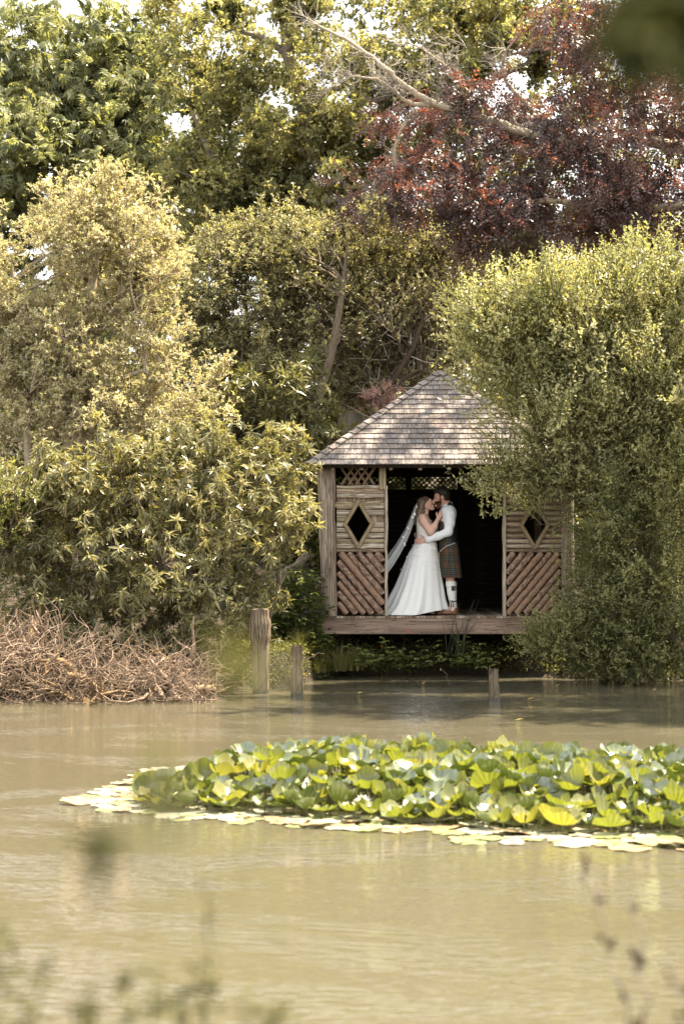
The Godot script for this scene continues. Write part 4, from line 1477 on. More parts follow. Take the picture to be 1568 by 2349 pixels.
# ---------------------------------------------------------------- sprays: a twig with its leaves, growing along +y
func spray(kind: String, leaf_m: Material, twig_m: Material, s: int) -> ArrayMesh:
	rng.seed = 5000 + s * 77 + kind.hash() % 1000
	var L := MB.new()
	var T := MB.new()
	var tone := func() -> Color:
		var k := rf(0.75, 1.25)
		return Color(k * rf(0.92, 1.1), k, k * rf(0.8, 1.15))
	match kind:
		"tuft":      # small leaves crowded at the ends of a pale forked twig
			for f in 4:
				var d := (Vector3.UP + rdir() * 0.75).normalized()
				var a := Vector3(0, rf(0.0, 0.06), 0)
				var b := a + d * rf(0.10, 0.19)
				T.tube([a, a.lerp(b, 0.5) + rdir() * 0.01, b], [0.006, 0.0048, 0.003], 3, Color.WHITE, false)
				for k in 6:
					var dd := (d * rf(0.2, 0.9) + rdir()).normalized()
					L.leaf(b - d * rf(0, 0.05), dd, d + rdir() * 0.4, rf(0.036, 0.056), rf(0.018, 0.026), rf(0.1, 0.4), rf(-0.2, 0.1), tone.call())
		"oak":
			for f in 4:
				var d := (Vector3.UP * 0.7 + Vector3(rf(-1, 1), rf(-0.3, 0.4), rf(-1, 1))).normalized()
				var b := d * rf(0.18, 0.34)
				T.tube([Vector3.ZERO, b * 0.5 + rdir() * 0.02, b], [0.007, 0.005, 0.003], 3, Color.WHITE, false)
				for k in 7:
					var t := rf(0.4, 1.05)
					var dd := (d * 0.6 + rdir()).normalized()
					L.leaf(b * t, dd, Vector3.UP + rdir() * 0.9, rf(0.075, 0.115), rf(0.045, 0.065), rf(0.0, 0.35), rf(-0.25, 0.1), tone.call())
		"palm":      # hanging hands of five to seven long leaflets
			for f in 4:
				var d := (Vector3.UP * 0.5 + Vector3(rf(-1, 1), rf(-0.1, 0.5), rf(-1, 1))).normalized()
				var b := d * rf(0.16, 0.36)
				T.tube([Vector3.ZERO, b], [0.005, 0.003], 3, Color.WHITE, false)
				var side := Vector3(d.x, -0.55, d.z).normalized()
				var w := side.cross(Vector3.UP).normalized()
				for k in 6:
					var an := lerpf(-1.5, 1.5, k / 5.0)
					var dd := side * cos(an) + w * sin(an) + Vector3(0, -0.25, 0)
					L.leaf(b, dd, Vector3.UP + side * 0.5, rf(0.13, 0.19), rf(0.05, 0.07), 0.2, -0.28, tone.call())
		"rosette":
			var k0 := rng.randi_range(9, 13)
			T.tube([Vector3(0, -0.16, 0), Vector3(rf(-0.02, 0.02), -0.08, 0), Vector3.ZERO], [0.006, 0.005, 0.005], 4, Color.WHITE, false)
			for k in k0:
				var a := TAU * k / k0 * 1.618 * 2.0 + rf(-0.25, 0.25)
				var el := rf(-0.95, 0.55)
				var dd := Vector3(cos(a) * cos(el), sin(el), sin(a) * cos(el))
				L.leaf(Vector3(0, rf(-0.03, 0.02), 0), dd, Vector3.UP * 1.2 - dd * 0.2, rf(0.11, 0.18), rf(0.034, 0.048), rf(0.15, 0.45), rf(-0.35, -0.05), tone.call())
			for k in 3:
				L.leaf(Vector3(0, 0.01, 0), (Vector3.UP + rdir() * 0.35), rdir(), 0.07, 0.018, 0.4, 0.1, tone.call() * 1.25)
		"shoot":     # an upright shoot with small oval leaves all the way
			for f in 2:
				var d := (Vector3.UP + rdir() * (0.25 + 0.35 * f)).normalized()
				var len_ := rf(0.26, 0.42) * (1.0 - 0.3 * f)
				var bend := rdir() * 0.05
				T.tube([Vector3.ZERO, d * len_ * 0.5 + bend, d * len_], [0.004, 0.003, 0.0018], 3, Color.WHITE, false)
				var n := int(len_ / 0.022)
				for k in n:
					var t := (k + 1.0) / n
					var p := d * len_ * t + bend * 4.0 * t * (1.0 - t)
					var dd := (d * rf(0.5, 1.1) + rdir()).normalized()
					L.leaf(p, dd, d.lerp(rdir(), 0.35), rf(0.042, 0.062) * (1.1 - 0.35 * t), rf(0.017, 0.024), rf(0.1, 0.4), rf(-0.15, 0.15), tone.call())
		"beech":     # flat, drooping sprays of rounded leaves
			for f in 3:
				var d := Vector3(rf(-0.7, 0.7), 1.0, rf(-0.7, 0.7)).normalized()
				var len_ := rf(0.26, 0.44)
				T.tube([Vector3.ZERO, d * len_ * 0.5 + rdir() * 0.02, d * len_], [0.004, 0.003, 0.0015], 3, Color.WHITE, false)
				var w := d.cross(rdir()).normalized()
				for k in 9:
					var t := (k + 1.0) / 9.0
					var dd := d * 0.7 + w * (1.0 if k % 2 else -1.0) + rdir() * 0.3
					L.leaf(d * len_ * t, dd, d.cross(w) + rdir() * 0.6, rf(0.05, 0.075), rf(0.034, 0.046), rf(0.0, 0.25), rf(-0.2, 0.1), tone.call())
		"bare":
			for f in 5:
				var d := (Vector3.UP * 0.9 + rdir() * 0.8).normalized()
				var p := Vector3.ZERO
				var pts := [p]
				for k in 4:
					d = (d + rdir() * 0.35).normalized()
					p += d * rf(0.09, 0.17)
					pts.append(p)
				T.tube(pts, [0.006, 0.005, 0.004, 0.003, 0.002], 3, Color.WHITE, false)
				for k in 3:
					var b0: Vector3 = pts[k + 1]
					T.tube([b0, b0 + (d + rdir()).normalized() * rf(0.08, 0.2)], [0.0032, 0.0015], 3, Color.WHITE, false)
		"broad":     # lobed leaves on thin stalks, for brambles and nettles
			for f in 5:
				var d := (Vector3.UP * 0.6 + rdir()).normalized()
				d.y = absf(d.y)
				var b := d * rf(0.06, 0.20)
				T.tube([Vector3.ZERO, b], [0.003, 0.002], 3, Color.WHITE, false)
				for k in 3:
					var a := (k - 1) * 1.1
					var h := Vector3(d.x, 0, d.z).normalized().rotated(Vector3.UP, a)
					L.leaf(b, h + Vector3(0, rf(-0.5, 0.2), 0), Vector3.UP + rdir() * 0.3, rf(0.05, 0.085), rf(0.045, 0.06), 0.15, -0.15, tone.call())
		"ivy":
			for k in 7:
				var p := Vector3(rf(-0.1, 0.1), rf(0, 0.05), rf(-0.1, 0.1))
				L.leaf(p, rdir() * Vector3(1, 0.4, 1), Vector3(0, 1, 0.5) + rdir() * 0.6, rf(0.03, 0.05), rf(0.03, 0.045), 0.1, -0.1, tone.call())
		"grass":
			for k in 16:
				var a := rf(0, TAU)
				var h := rf(0.16, 0.42)
				var o := Vector3(cos(a), 0, sin(a))
				var out := rf(0.1, 0.75)
				var w := o.cross(Vector3.UP) * rf(0.003, 0.006)
				var prev := o * 0.02
				var c: Color = tone.call()
				for e in 4:
					var t := (e + 1) / 4.0
					var nx := o * (0.02 + out * h * t * t) + Vector3(0, h * (t - 0.45 * out * t * t), 0)
					var w0 := w * (1.0 - e / 4.2)
					var w1 := w * (1.0 - (e + 1) / 4.2)
					L.flat([prev - w0, prev + w0, nx + w1, nx - w1], c)
					prev = nx
	var m := ArrayMesh.new()
	L.to(m, leaf_m)
	T.to(m, twig_m)
	return m

func B(px: float, py: float, d: float, rx: float, ry: float, rz: float) -> Array:
	return [at(px, py, d), Vector3(rx * d / FOCAL, ry * d / FOCAL, rz)]

func grow(v: Vector3) -> Basis:
	var y := v.normalized()
	var x := y.cross(rdir()).normalized()
	return Basis(x, y, x.cross(y))

# limbs from the stems to places inside the blobs, twigs off the limbs, sprays on the twigs and through the blobs' outer shell
func foliage(o: Node3D, blobs: Array, sprays: Array, n: int, opt: Dictionary) -> void:
	rng.seed = opt.get("seed", 1)
	var stems: Array = opt.get("stems", [])
	var bark: Material = opt.get("bark", M.bark)
	var per := []
	for k in sprays.size():
		per.append([[], []])
	var wsum := 0.0
	var ws := []
	# bumps on every mass, so that no outline is a smooth curve
	var lumps := int(opt.get("lumps", 5))
	for b in blobs.duplicate():
		for k in lumps:
			var dv := rdir()
			var sz := rf(0.22, 0.42)
			blobs.append([b[0] + dv * b[1] * rf(0.75, 1.02), (b[1] as Vector3) * sz * Vector3(1, rf(0.8, 1.3), 1)])
	for b in blobs:
		var w: float = pow(b[1].x * b[1].y * b[1].z, 0.62)
		wsum += w
		ws.append(wsum)
	var pick := func() -> Array:
		var r := rf(0, wsum)
		for k in ws.size():
			if r <= ws[k]:
				return blobs[k]
		return blobs[-1]
	var twigpts := []
	var twigs := MB.new()
	for s in stems:
		var mb := MB.new()
		mb.tube(s[0], s[1], 9)
		part("trunk", mb, bark, o)
	if stems.size():
		for k in int(opt.get("limbs", 14)):
			var b: Array = pick.call()
			var d := rdir()
			var target: Vector3 = b[0] + d * b[1] * rf(0.3, 0.85)
			var s: Array = stems[rng.randi() % stems.size()]
			var pts: Array = s[0]
			# start at the nearest stem point that is lower than the target
			var best: Vector3 = pts[0]
			var br: float = s[1][0]
			var bd := 1e9
			for e in pts.size() - 1:
				for h in 4:
					var p: Vector3 = (pts[e] as Vector3).lerp(pts[e + 1], h / 4.0)
					var dist := p.distance_to(target) + maxf(p.y - target.y + opt.get("rise", 0.8), 0.0) * 3.0
					if dist < bd:
						bd = dist; best = p; br = lerpf(s[1][e], s[1][e + 1], h / 4.0)
			var c1 := best.lerp(target, 0.45) + Vector3(rf(-0.2, 0.2), rf(0.0, 0.35), rf(-0.2, 0.2)) * (target - best).length()* 0.5
			var lp := []
			var lr := []
			var r0: float = minf(br * 0.6, opt.get("limb_r", 0.06))
			var wob := rdir() * 0.06
			for e in 9:
				var t := e / 8.0
				lp.append(best.lerp(c1, t).lerp(c1.lerp(target, t), t) + wob * sin(t * 9.0) + rdir() * 0.015)
				lr.append(lerpf(r0, opt.get("tip_r", 0.008), pow(t, 0.8)))
			var mb := MB.new()
			mb.tube(lp, lr, 6)
			part("branch", mb, bark, o)
			for e in int(opt.get("twigs", 8)):
				var t := rf(0.3, 1.0)
				var i0 := mini(int(t * 8), 7)
				var p: Vector3 = (lp[i0] as Vector3).lerp(lp[i0 + 1], t * 8 - i0)
				var along: Vector3 = (lp[i0 + 1] as Vector3) - lp[i0]
				var dd := (along.normalized() * 0.5 + rdir() + Vector3(0, opt.get("lift", 0.3), 0)).normalized()
				var L := rf(0.4, 1.0) * float(opt.get("twig_len", 1.0))
				var tp := [p]
				var q0 := p
				for h in 4:
					dd = (dd + rdir() * 0.25 + Vector3(0, opt.get("lift", 0.3) * 0.3, 0)).normalized()
					q0 += dd * L / 4.0
					tp.append(q0)
				var tr := 0.012 * float(opt.get("twig_r", 1.0))
				twigs.tube(tp, [tr, tr * 0.8, tr * 0.6, tr * 0.45, tr * 0.25], 4, Color.WHITE, false)
				for h in 6:
					var u := rf(0.3, 1.0) * 4.0
					var j0 := mini(int(u), 3)
					twigpts.append([(tp[j0] as Vector3).lerp(tp[j0 + 1], u - j0), dd])
		if twigs.v.size():
			part("twigs", twigs, opt.get("twig_m", bark), o).set_meta("kind", "stuff")
	var ca: Color = opt.a
	var cb: Color = opt.b
	var gate: float = opt.get("gate", -0.1)
	var freq: float = opt.get("freq", 1.0)
	var up: float = opt.get("up", 0.5)
	var outw: float = opt.get("out", 0.7)
	var rnd: float = opt.get("rnd", 0.7)
	var tries := 0
	var made := 0
	var share: float = opt.get("on_twigs", 0.35)
	var singles: int = opt.get("singles", 0)
	var front := []
	var floor_y: float = opt.get("floor", 0.1)
	while made < n and tries < n * 6:
		tries += 1
		var p: Vector3
		var dir: Vector3
		if twigpts.size() and rng.randf() < share:
			var e: Array = twigpts[rng.randi() % twigpts.size()]
			p = e[0] + rdir() * 0.06
			dir = e[1]
		else:
			var b: Array = pick.call()
			dir = rdir()
			var reach := pow(rng.randf(), opt.get("shell", 0.3))
			if rng.randf() < opt.get("wild", 0.08):
				reach = rf(1.0, 1.25)
			p = b[0] + dir * b[1] * reach
			dir = (dir / (b[1] as Vector3)).normalized()
			if nz.get_noise_3d(p.x * freq, p.y * freq, p.z * freq) < gate + rf(-0.12, 0.12):
				continue
		if p.y < floor_y:
			continue
		made += 1
		var g := dir * outw + Vector3.UP * up + rdir() * rnd
		var sc := rf(opt.get("lo", 0.8), opt.get("hi", 1.25))
		var k := rng.randi() % sprays.size()
		var clump := 0.5 + 1.1 * nz.get_noise_3d(p.x * 0.9 + 31.0, p.y * 0.9, p.z * 0.9)
		var col := ca.lerp(cb, clampf(clump + rf(-0.35, 0.35), 0.0, 1.0)) * rf(0.85, 1.15)
		col.a = 1.0
		if rng.randf() < opt.get("odd", 0.0):
			col = opt.odd_c
		var t := Transform3D(grow(g).scaled_local(Vector3(sc, sc, sc)), p)
		if singles > 0:
			front.append([p.z, t, col, k])
		else:
			per[k][0].append(t); per[k][1].append(col)
	if singles > 0:
		front.sort_custom(func(x, y): return x[0] > y[0])
		var tints := []
		for k in sprays.size():
			var row := []
			for e in 4:
				var m: ArrayMesh = sprays[k].duplicate()
				var lm: StandardMaterial3D = m.surface_get_material(0).duplicate()
				lm.albedo_color = ca.lerp(cb, e / 3.0).linear_to_srgb()
				m.surface_set_material(0, lm)
				row.append(m)
			tints.append(row)
		for k in front.size():
			var e: Array = front[k]
			if k < singles:
				put(opt.single_name, tints[e[3]][rng.randi() % 4], o, e[1])
			else:
				per[e[3]][0].append(e[1]); per[e[3]][1].append(e[2])
	for k in sprays.size():
		scatter(opt.get("crown", "crown"), sprays[k], per[k][0], per[k][1], o)

func set_of(kind: String, leaf_m: Material, twig_m: Material, n := 3) -> Array:
	var r := []
	for k in n:
		r.append(spray(kind, leaf_m, twig_m, k))
	return r

func limb(o: Node3D, pts: Array, r0: float, r1: float, m: Material, called := "branch") -> Array:
	# a long crooked bough drawn through pts, smoothed; its points come back
	var c := []
	var r := []
	var n := (pts.size() - 1) * 5
	for k in n + 1:
		var t := k / 5.0
		var i0 := mini(int(t), pts.size() - 2)
		var p0: Vector3 = pts[maxi(i0 - 1, 0)]
		var p1: Vector3 = pts[i0]
		var p2: Vector3 = pts[i0 + 1]
		var p3: Vector3 = pts[mini(i0 + 2, pts.size() - 1)]
		c.append(p1.cubic_interpolate(p2, p0, p3, t - i0) + rdir() * 0.02)
		r.append(lerpf(r0, r1, pow(k / float(n), 0.85)))
	var mb := MB.new()
	mb.tube(c, r, 9)
	part(called, mb, m, o)
	return c

func trees() -> void:
	var oak := set_of("oak", M.leaf, M.twig, 4)
	var palm := set_of("palm", M.leaf, M.twig, 3)
	var tuft := set_of("tuft", M.leaf, M.paletwig, 4)
	var greytuft := set_of("tuft", M.leaf, M.twig, 4)
	var rosette := set_of("rosette", M.glossy, M.twig, 5)
	var shoot := set_of("shoot", M.leaf, M.greentwig, 5)
	var beech := set_of("beech", M.copper, M.twig, 4)
	var bare := set_of("bare", M.baretwig, M.baretwig, 3)
	M.rosette = rosette
	M.shoot = shoot

	# far belt of woodland
	var o := thing("woodland", "dense belt of leafy woodland far behind the other trees", "woodland", Vector3(0, 2.2, -62))
	o.set_meta("kind", "stuff")
	o.position = Vector3.ZERO
	var far := []
	for k in 26:
		far.append([Vector3(-22 + 1.75 * k + rf(-0.5, 0.5), rf(4.0, 6.5), -60 + rf(-4, 4)), Vector3(2.6, rf(3.0, 4.6), 2.4)])
	foliage(o, far, oak, 6000, {"seed": 3, "a": Color(0.18, 0.18, 0.07), "b": Color(0.34, 0.31, 0.12), "lo": 1.4, "hi": 2.4, "gate": -0.35, "crown": "leaves"})

	# low growth on the rising ground behind the first row
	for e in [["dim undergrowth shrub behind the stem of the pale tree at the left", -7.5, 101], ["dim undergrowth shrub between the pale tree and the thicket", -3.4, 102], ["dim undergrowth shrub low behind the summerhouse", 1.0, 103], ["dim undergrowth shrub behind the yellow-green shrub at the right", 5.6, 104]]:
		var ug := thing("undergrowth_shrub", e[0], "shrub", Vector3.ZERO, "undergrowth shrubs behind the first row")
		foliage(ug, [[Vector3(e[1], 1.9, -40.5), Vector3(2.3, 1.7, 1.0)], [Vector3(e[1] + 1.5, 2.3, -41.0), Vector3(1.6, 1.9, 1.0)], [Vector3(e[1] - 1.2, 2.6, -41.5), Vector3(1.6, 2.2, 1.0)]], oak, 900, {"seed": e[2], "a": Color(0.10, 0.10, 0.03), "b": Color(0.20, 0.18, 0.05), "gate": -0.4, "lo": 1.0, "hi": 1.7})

	# chestnut, back left
	o = thing("chestnut_tree", "tall chestnut tree with drooping fingered leaves at the far left", "tree", Vector3.ZERO)
	var d := 46.0
	foliage(o, [B(140, 270, d, 210, 225, 2.6), B(20, 330, d, 180, 250, 2.6), B(290, 330, d, 110, 250, 2.4), B(120, 560, d - 1, 250, 220, 2.6), B(-120, 420, d, 200, 330, 3.0), B(330, 560, d, 140, 200, 2.4), B(180, 120, d, 100, 80, 1.6), B(100, 800, d, 280, 200, 2.5), B(320, 150, d, 80, 110, 1.6), B(260, 100, d, 70, 80, 1.4), B(380, 300, d, 60, 150, 1.6), B(50, 90, d, 70, 60, 1.4)],
		palm, 5400, {"seed": 11, "stems": [[[at(150, 1140, d), at(140, 800, d), at(150, 450, d), at(160, 150, d)], [0.32, 0.28, 0.18, 0.05]]], "limbs": 18, "limb_r": 0.10, "a": Color(0.19, 0.205, 0.115), "b": Color(0.38, 0.38, 0.19), "lo": 0.9, "hi": 1.4, "up": 0.3, "gate": -0.1, "freq": 0.55})

	# oak, back centre: the sky shows through it
	o = thing("oak_tree", "large spreading oak in the middle with sky showing through its crown", "tree", Vector3.ZERO)
	d = 42.0
	foliage(o, [B(430, 230, d, 90, 190, 1.8), B(380, 120, d + 1, 60, 110, 1.6), B(480, 160, d, 140, 210, 2.4), B(640, 80, d, 180, 190, 2.6), B(800, 90, d, 150, 190, 2.4), B(960, 60, d, 170, 150, 2.4), B(560, 300, d, 130, 130, 2.0), B(690, 300, d, 170, 110, 2.2), B(450, 420, d, 120, 120, 2.0), B(830, 320, d, 150, 130, 2.0), B(620, 470, d, 110, 60, 1.6), B(760, 500, d, 150, 60, 1.8), B(470, 560, d, 110, 90, 1.8), B(1100, 40, d, 180, 140, 2.2), B(1320, 60, d, 220, 160, 2.4), B(1060, 250, d, 160, 160, 2.2), B(1240, 260, d, 140, 150, 2.2), B(920, 470, d, 100, 90, 1.6), B(1150, 480, d, 140, 90, 2.0), B(1450, 240, d, 150, 200, 2.2), B(1320, 450, d, 160, 130, 2.2), B(1230, 600, d, 130, 90, 1.6), B(1400, 590, d, 130, 110, 1.6), B(1100, 610, d, 80, 70, 1.4), B(1540, 560, d, 90, 130, 1.6)],
		oak, 8200, {"seed": 21, "stems": [[[at(830, 1140, d), at(800, 850, d), at(770, 600, d), at(740, 380, d), at(660, 120, d), at(640, -60, d)], [0.42, 0.36, 0.28, 0.22, 0.13, 0.06]], [[at(800, 850, d), at(700, 700, d), at(600, 560, d), at(500, 400, d), at(440, 250, d)], [0.2, 0.17, 0.14, 0.1, 0.04]], [[at(770, 600, d), at(900, 480, d), at(1000, 300, d), at(1150, 100, d), at(1300, 0, d)], [0.2, 0.17, 0.14, 0.1, 0.04]], [[at(790, 700, d), at(700, 560, d), at(620, 490, d), at(520, 480, d)], [0.16, 0.13, 0.1, 0.04]]],
		"limbs": 44, "limb_r": 0.11, "twigs": 7, "bark": M.twig, "a": Color(0.15, 0.155, 0.07), "b": Color(0.48, 0.44, 0.20), "lo": 0.8, "hi": 1.3, "gate": 0.10, "freq": 0.6, "shell": 0.4})

	# pale small-leaved tree, left
	o = thing("small_leaved_tree", "pale golden small-leaved tree with twiggy rounded crown at the left", "tree", Vector3.ZERO)
	d = 33.0
	var stem := [[[at(150, 1180, d), at(165, 950, d), at(195, 780, d), at(205, 690, d), at(225, 560, d), at(235, 420, d)], [0.12, 0.11, 0.10, 0.085, 0.05, 0.02]], [[at(70, 1180, d), at(62, 950, d), at(45, 760, d), at(25, 600, d)], [0.075, 0.07, 0.055, 0.02]], [[at(195, 800, d), at(300, 650, d), at(360, 560, d)], [0.05, 0.035, 0.015]], [[at(180, 900, d), at(330, 850, d - 0.5), at(470, 930, d - 0.8)], [0.05, 0.035, 0.012]]]
	foliage(o, [B(215, 485, d, 115, 95, 1.1), B(125, 510, d, 70, 95, 0.9), B(300, 520, d, 90, 80, 0.9), B(340, 590, d, 85, 110, 1.0), B(80, 580, d, 110, 100, 1.1), B(-40, 610, d, 90, 110, 1.0), B(240, 620, d, 160, 120, 1.3), B(60, 760, d, 110, 160, 1.0), B(200, 820, d, 190, 120, 1.2), B(350, 740, d, 80, 100, 0.8), B(120, 950, d, 200, 110, 1.1), B(310, 920, d, 130, 90, 0.9), B(430, 860, d - 0.5, 90, 40, 0.6), B(440, 950, d - 0.8, 80, 50, 0.6), B(190, 960, d - 1.0, 130, 100, 0.6), B(180, 760, d - 0.9, 120, 70, 0.5), B(40, 900, d - 0.8, 90, 130, 0.5)],
		tuft, 5400, {"seed": 31, "stems": stem, "limbs": 52, "limb_r": 0.035, "tip_r": 0.006, "twigs": 10, "twig_len": 0.75, "twig_r": 0.8, "bark": M.palebark, "twig_m": M.paletwig, "rise": 0.5, "lift": 0.5, "a": Color(0.48, 0.43, 0.26), "b": Color(0.66, 0.61, 0.41), "lo": 0.8, "hi": 1.25, "up": 0.7, "gate": -0.02, "freq": 1.1, "on_twigs": 0.45, "wild": 0.14, "lumps": 6})

	# thicket behind the summerhouse
	o = thing("hawthorn_tree", "loose grey-twigged olive tree behind the summerhouse, left of its roof peak", "tree", Vector3.ZERO)
	d = 37.0
	foliage(o, [B(560, 650, d, 120, 110, 1.4), B(690, 640, d, 130, 120, 1.4), B(600, 770, d, 150, 80, 1.4), B(740, 760, d, 110, 110, 1.3), B(480, 760, d, 80, 100, 1.2), B(650, 560, d + 1, 80, 50, 1.0), B(590, 525, d, 45, 60, 0.8), B(745, 555, d, 50, 55, 0.8), B(860, 530, d + 0.3, 45, 60, 0.8), B(500, 560, d, 40, 60, 0.7), B(470, 640, d + 0.5, 80, 110, 1.2), B(500, 860, d, 90, 70, 1.0), B(800, 620, d + 0.5, 80, 110, 1.2)],
		greytuft, 3800, {"seed": 41, "stems": [[[at(700, 1000, d - 1.6), at(758, 820, d - 1.6), at(783, 680, d - 1.5), at(797, 560, d - 1.2)], [0.09, 0.075, 0.055, 0.02]], [[at(640, 1000, d), at(570, 780, d), at(560, 640, d)], [0.06, 0.045, 0.015]]], "limbs": 30, "limb_r": 0.035, "twigs": 10, "twig_m": M.twig, "a": Color(0.27, 0.255, 0.13), "b": Color(0.44, 0.41, 0.225), "lo": 1.0, "hi": 1.6, "gate": -0.14})
	o = thing("thorn_tree", "fine-twigged brownish olive tree rising behind the roof peak", "tree", Vector3.ZERO)
	d = 38.0
	foliage(o, [B(920, 620, d, 130, 110, 1.5), B(1010, 680, d, 110, 130, 1.4), B(880, 760, d, 130, 120, 1.4), B(1000, 800, d, 110, 90, 1.3), B(840, 870, d, 110, 70, 1.2), B(1040, 590, d, 70, 60, 1.0)],
		greytuft, 2700, {"seed": 43, "stems": [[[at(850, 1010, d - 1.6), at(890, 890, d - 1.6), at(945, 800, d - 1.6), at(985, 690, d - 1.4), at(990, 600, d - 1)], [0.065, 0.06, 0.05, 0.035, 0.015]], [[at(880, 920, d - 1.6), at(925, 868, d - 1.6), at(960, 848, d - 1.6), at(1000, 862, d - 1.5)], [0.05, 0.045, 0.035, 0.015]]], "limbs": 34, "limb_r": 0.03, "twigs": 12, "bark": M.darkbark, "twig_m": M.paletwig, "a": Color(0.30, 0.275, 0.15), "b": Color(0.46, 0.425, 0.25), "lo": 1.0, "hi": 1.6, "gate": -0.1})
	o = thing("dark_shrub", "dark evergreen shrub with shade put into its leaf colour, filling the gap under the thicket left of the roof", "shrub", Vector3.ZERO)
	d = 34.5  # shade under the thicket is put into these darker rosette colours
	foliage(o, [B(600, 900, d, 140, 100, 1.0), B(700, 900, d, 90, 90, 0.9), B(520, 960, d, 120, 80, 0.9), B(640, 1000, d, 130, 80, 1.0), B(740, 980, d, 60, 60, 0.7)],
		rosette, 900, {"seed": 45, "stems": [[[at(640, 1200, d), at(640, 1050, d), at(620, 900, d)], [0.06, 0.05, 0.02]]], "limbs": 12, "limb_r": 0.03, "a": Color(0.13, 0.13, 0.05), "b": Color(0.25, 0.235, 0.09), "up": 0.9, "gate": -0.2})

	# copper beech, right: grey boughs reaching in from the right, purple leaves hanging from them
	o = thing("copper_beech", "copper beech with hanging purple leaves and bare silver boughs, upper right", "tree", Vector3.ZERO)
	d = 36.0
	rng.seed = 51
	limb(o, [at(1790, 1130, d + 1), at(1760, 700, d + 1), at(1740, 330, d + 1), at(1760, -100, d + 1), at(1720, -700, d + 1)], 0.5, 0.22, M.bark, "trunk")
	var silver: StandardMaterial3D = M.palebark
	var c1 := limb(o, [at(1750, 360, d + 1), at(1560, 335, d), at(1450, 310, d), at(1330, 330, d), at(1240, 315, d - 0.4), at(1130, 275, d - 0.5), at(1000, 235, d - 0.6), at(930, 195, d - 0.6), at(870, 140, d - 0.5), at(790, 85, d - 0.4), at(700, 38, d - 0.3)], 0.13, 0.02, silver)
	var c2 := limb(o, [at(1750, 300, d + 1), at(1570, 300, d + 0.6), at(1440, 305, d + 0.6), at(1380, 290, d + 0.6)], 0.15, 0.06, M.bark)
	var c3 := limb(o, [at(1750, 420, d + 1), at(1560, 470, d), at(1400, 470, d - 0.5), at(1250, 460, d - 0.6), at(1120, 470, d - 0.6)], 0.12, 0.025, silver)
	var c4 := limb(o, [at(1000, 235, d - 0.6), at(930, 230, d - 0.5), at(880, 185, d - 0.6), at(800, 175, d - 0.6), at(740, 215, d - 0.6)], 0.05, 0.008, silver)
	var c5 := limb(o, [at(950, 245, d - 0.6), at(910, 320, d - 0.7), at(900, 400, d - 0.8), at(860, 440, d - 0.8)], 0.045, 0.012, silver)
	var c6 := limb(o, [at(1100, 260, d - 0.5), at(1060, 190, d - 0.4), at(1000, 130, d - 0.4), at(930, 90, d - 0.5)], 0.045, 0.008, silver)
	var c7 := limb(o, [at(1290, 320, d), at(1210, 240, d + 0.2), at(1150, 150, d + 0.2), at(1200, 60, d)], 0.06, 0.015, silver)
	var tw := [[], []]
	for c in [c1, c4, c5, c6, c7]:
		for k in range(c.size()):
			var i0 := rng.randi_range(c.size() / 3, c.size() - 1)
			tw[0].append(Transform3D(grow(rdir() + Vector3(-0.5, 0.4, 0.2)).scaled_local(Vector3.ONE * rf(0.5, 1.1)), c[i0] + rdir() * 0.05))
			tw[1].append(Color.WHITE)
	for k in 24:
		var b := B(880 + rf(-140, 200), 130 + rf(-60, 90), d - 0.5, 10, 10, 0.4)
		tw[0].append(Transform3D(grow(rdir() + Vector3(-0.6, 0.3, 0)).scaled_local(Vector3.ONE * rf(0.5, 1.0)), b[0]))
		tw[1].append(Color.WHITE)
	scatter("bare_twigs", bare[0], tw[0], tw[1], o)
	foliage(o, [B(860, 440, d - 0.8, 90, 60, 0.8), B(930, 460, d - 0.8, 100, 45, 0.8), B(1080, 360, d, 170, 80, 1.2), B(1180, 400, d - 0.5, 200, 100, 1.2), B(1350, 370, d, 220, 140, 1.6), B(1480, 330, d, 160, 180, 1.6), B(1300, 250, d + 0.4, 150, 80, 1.2), B(1080, 230, d, 110, 60, 0.9), B(1430, 110, d, 120, 120, 1.4), B(1300, 60, d, 90, 80, 1.2), B(1090, 530, d - 0.7, 60, 75, 0.6), B(1160, 480, d - 0.6, 110, 70, 0.9), B(1300, 480, d - 0.5, 170, 90, 1.2), B(1480, 490, d, 140, 110, 1.4), B(1000, 300, d - 0.4, 70, 45, 0.6), B(880, 270, d - 0.6, 50, 50, 0.5), B(1560, 150, d, 120, 160, 1.4), B(1700, 350, d, 150, 250, 1.8)],
		beech, 3000, {"seed": 53, "a": Color(0.095, 0.074, 0.074), "b": Color(0.215, 0.158, 0.148), "lo": 0.8, "hi": 1.3, "up": -0.75, "out": 0.5, "gate": 0.05, "freq": 0.9, "odd": 0.04, "odd_c": Color(0.34, 0.17, 0.11)})
	# the rest of its crown, above the picture, which shades the water and dapples the roof
	foliage(o, [[Vector3(9.0, 14.0, -27.0), Vector3(2.8, 1.2, 2.0)], [Vector3(6.6, 14.3, -27.6), Vector3(1.8, 0.9, 1.3)], [Vector3(11.5, 13.5, -26.5), Vector3(2.2, 1.2, 2.6)]],
		beech, 2300, {"seed": 57, "a": Color(0.07, 0.036, 0.038), "b": Color(0.24, 0.11, 0.09), "lo": 1.2, "hi": 2.0, "up": -0.5, "gate": -0.1, "freq": 0.45})
	foliage(o, [[Vector3(4.2, 11.8, -32.3), Vector3(1.25, 0.6, 1.2)]],
		beech, 300, {"seed": 58, "lumps": 2, "a": Color(0.07, 0.036, 0.038), "b": Color(0.24, 0.11, 0.09), "lo": 0.9, "hi": 1.5, "up": -0.5, "gate": -0.12, "freq": 0.9})
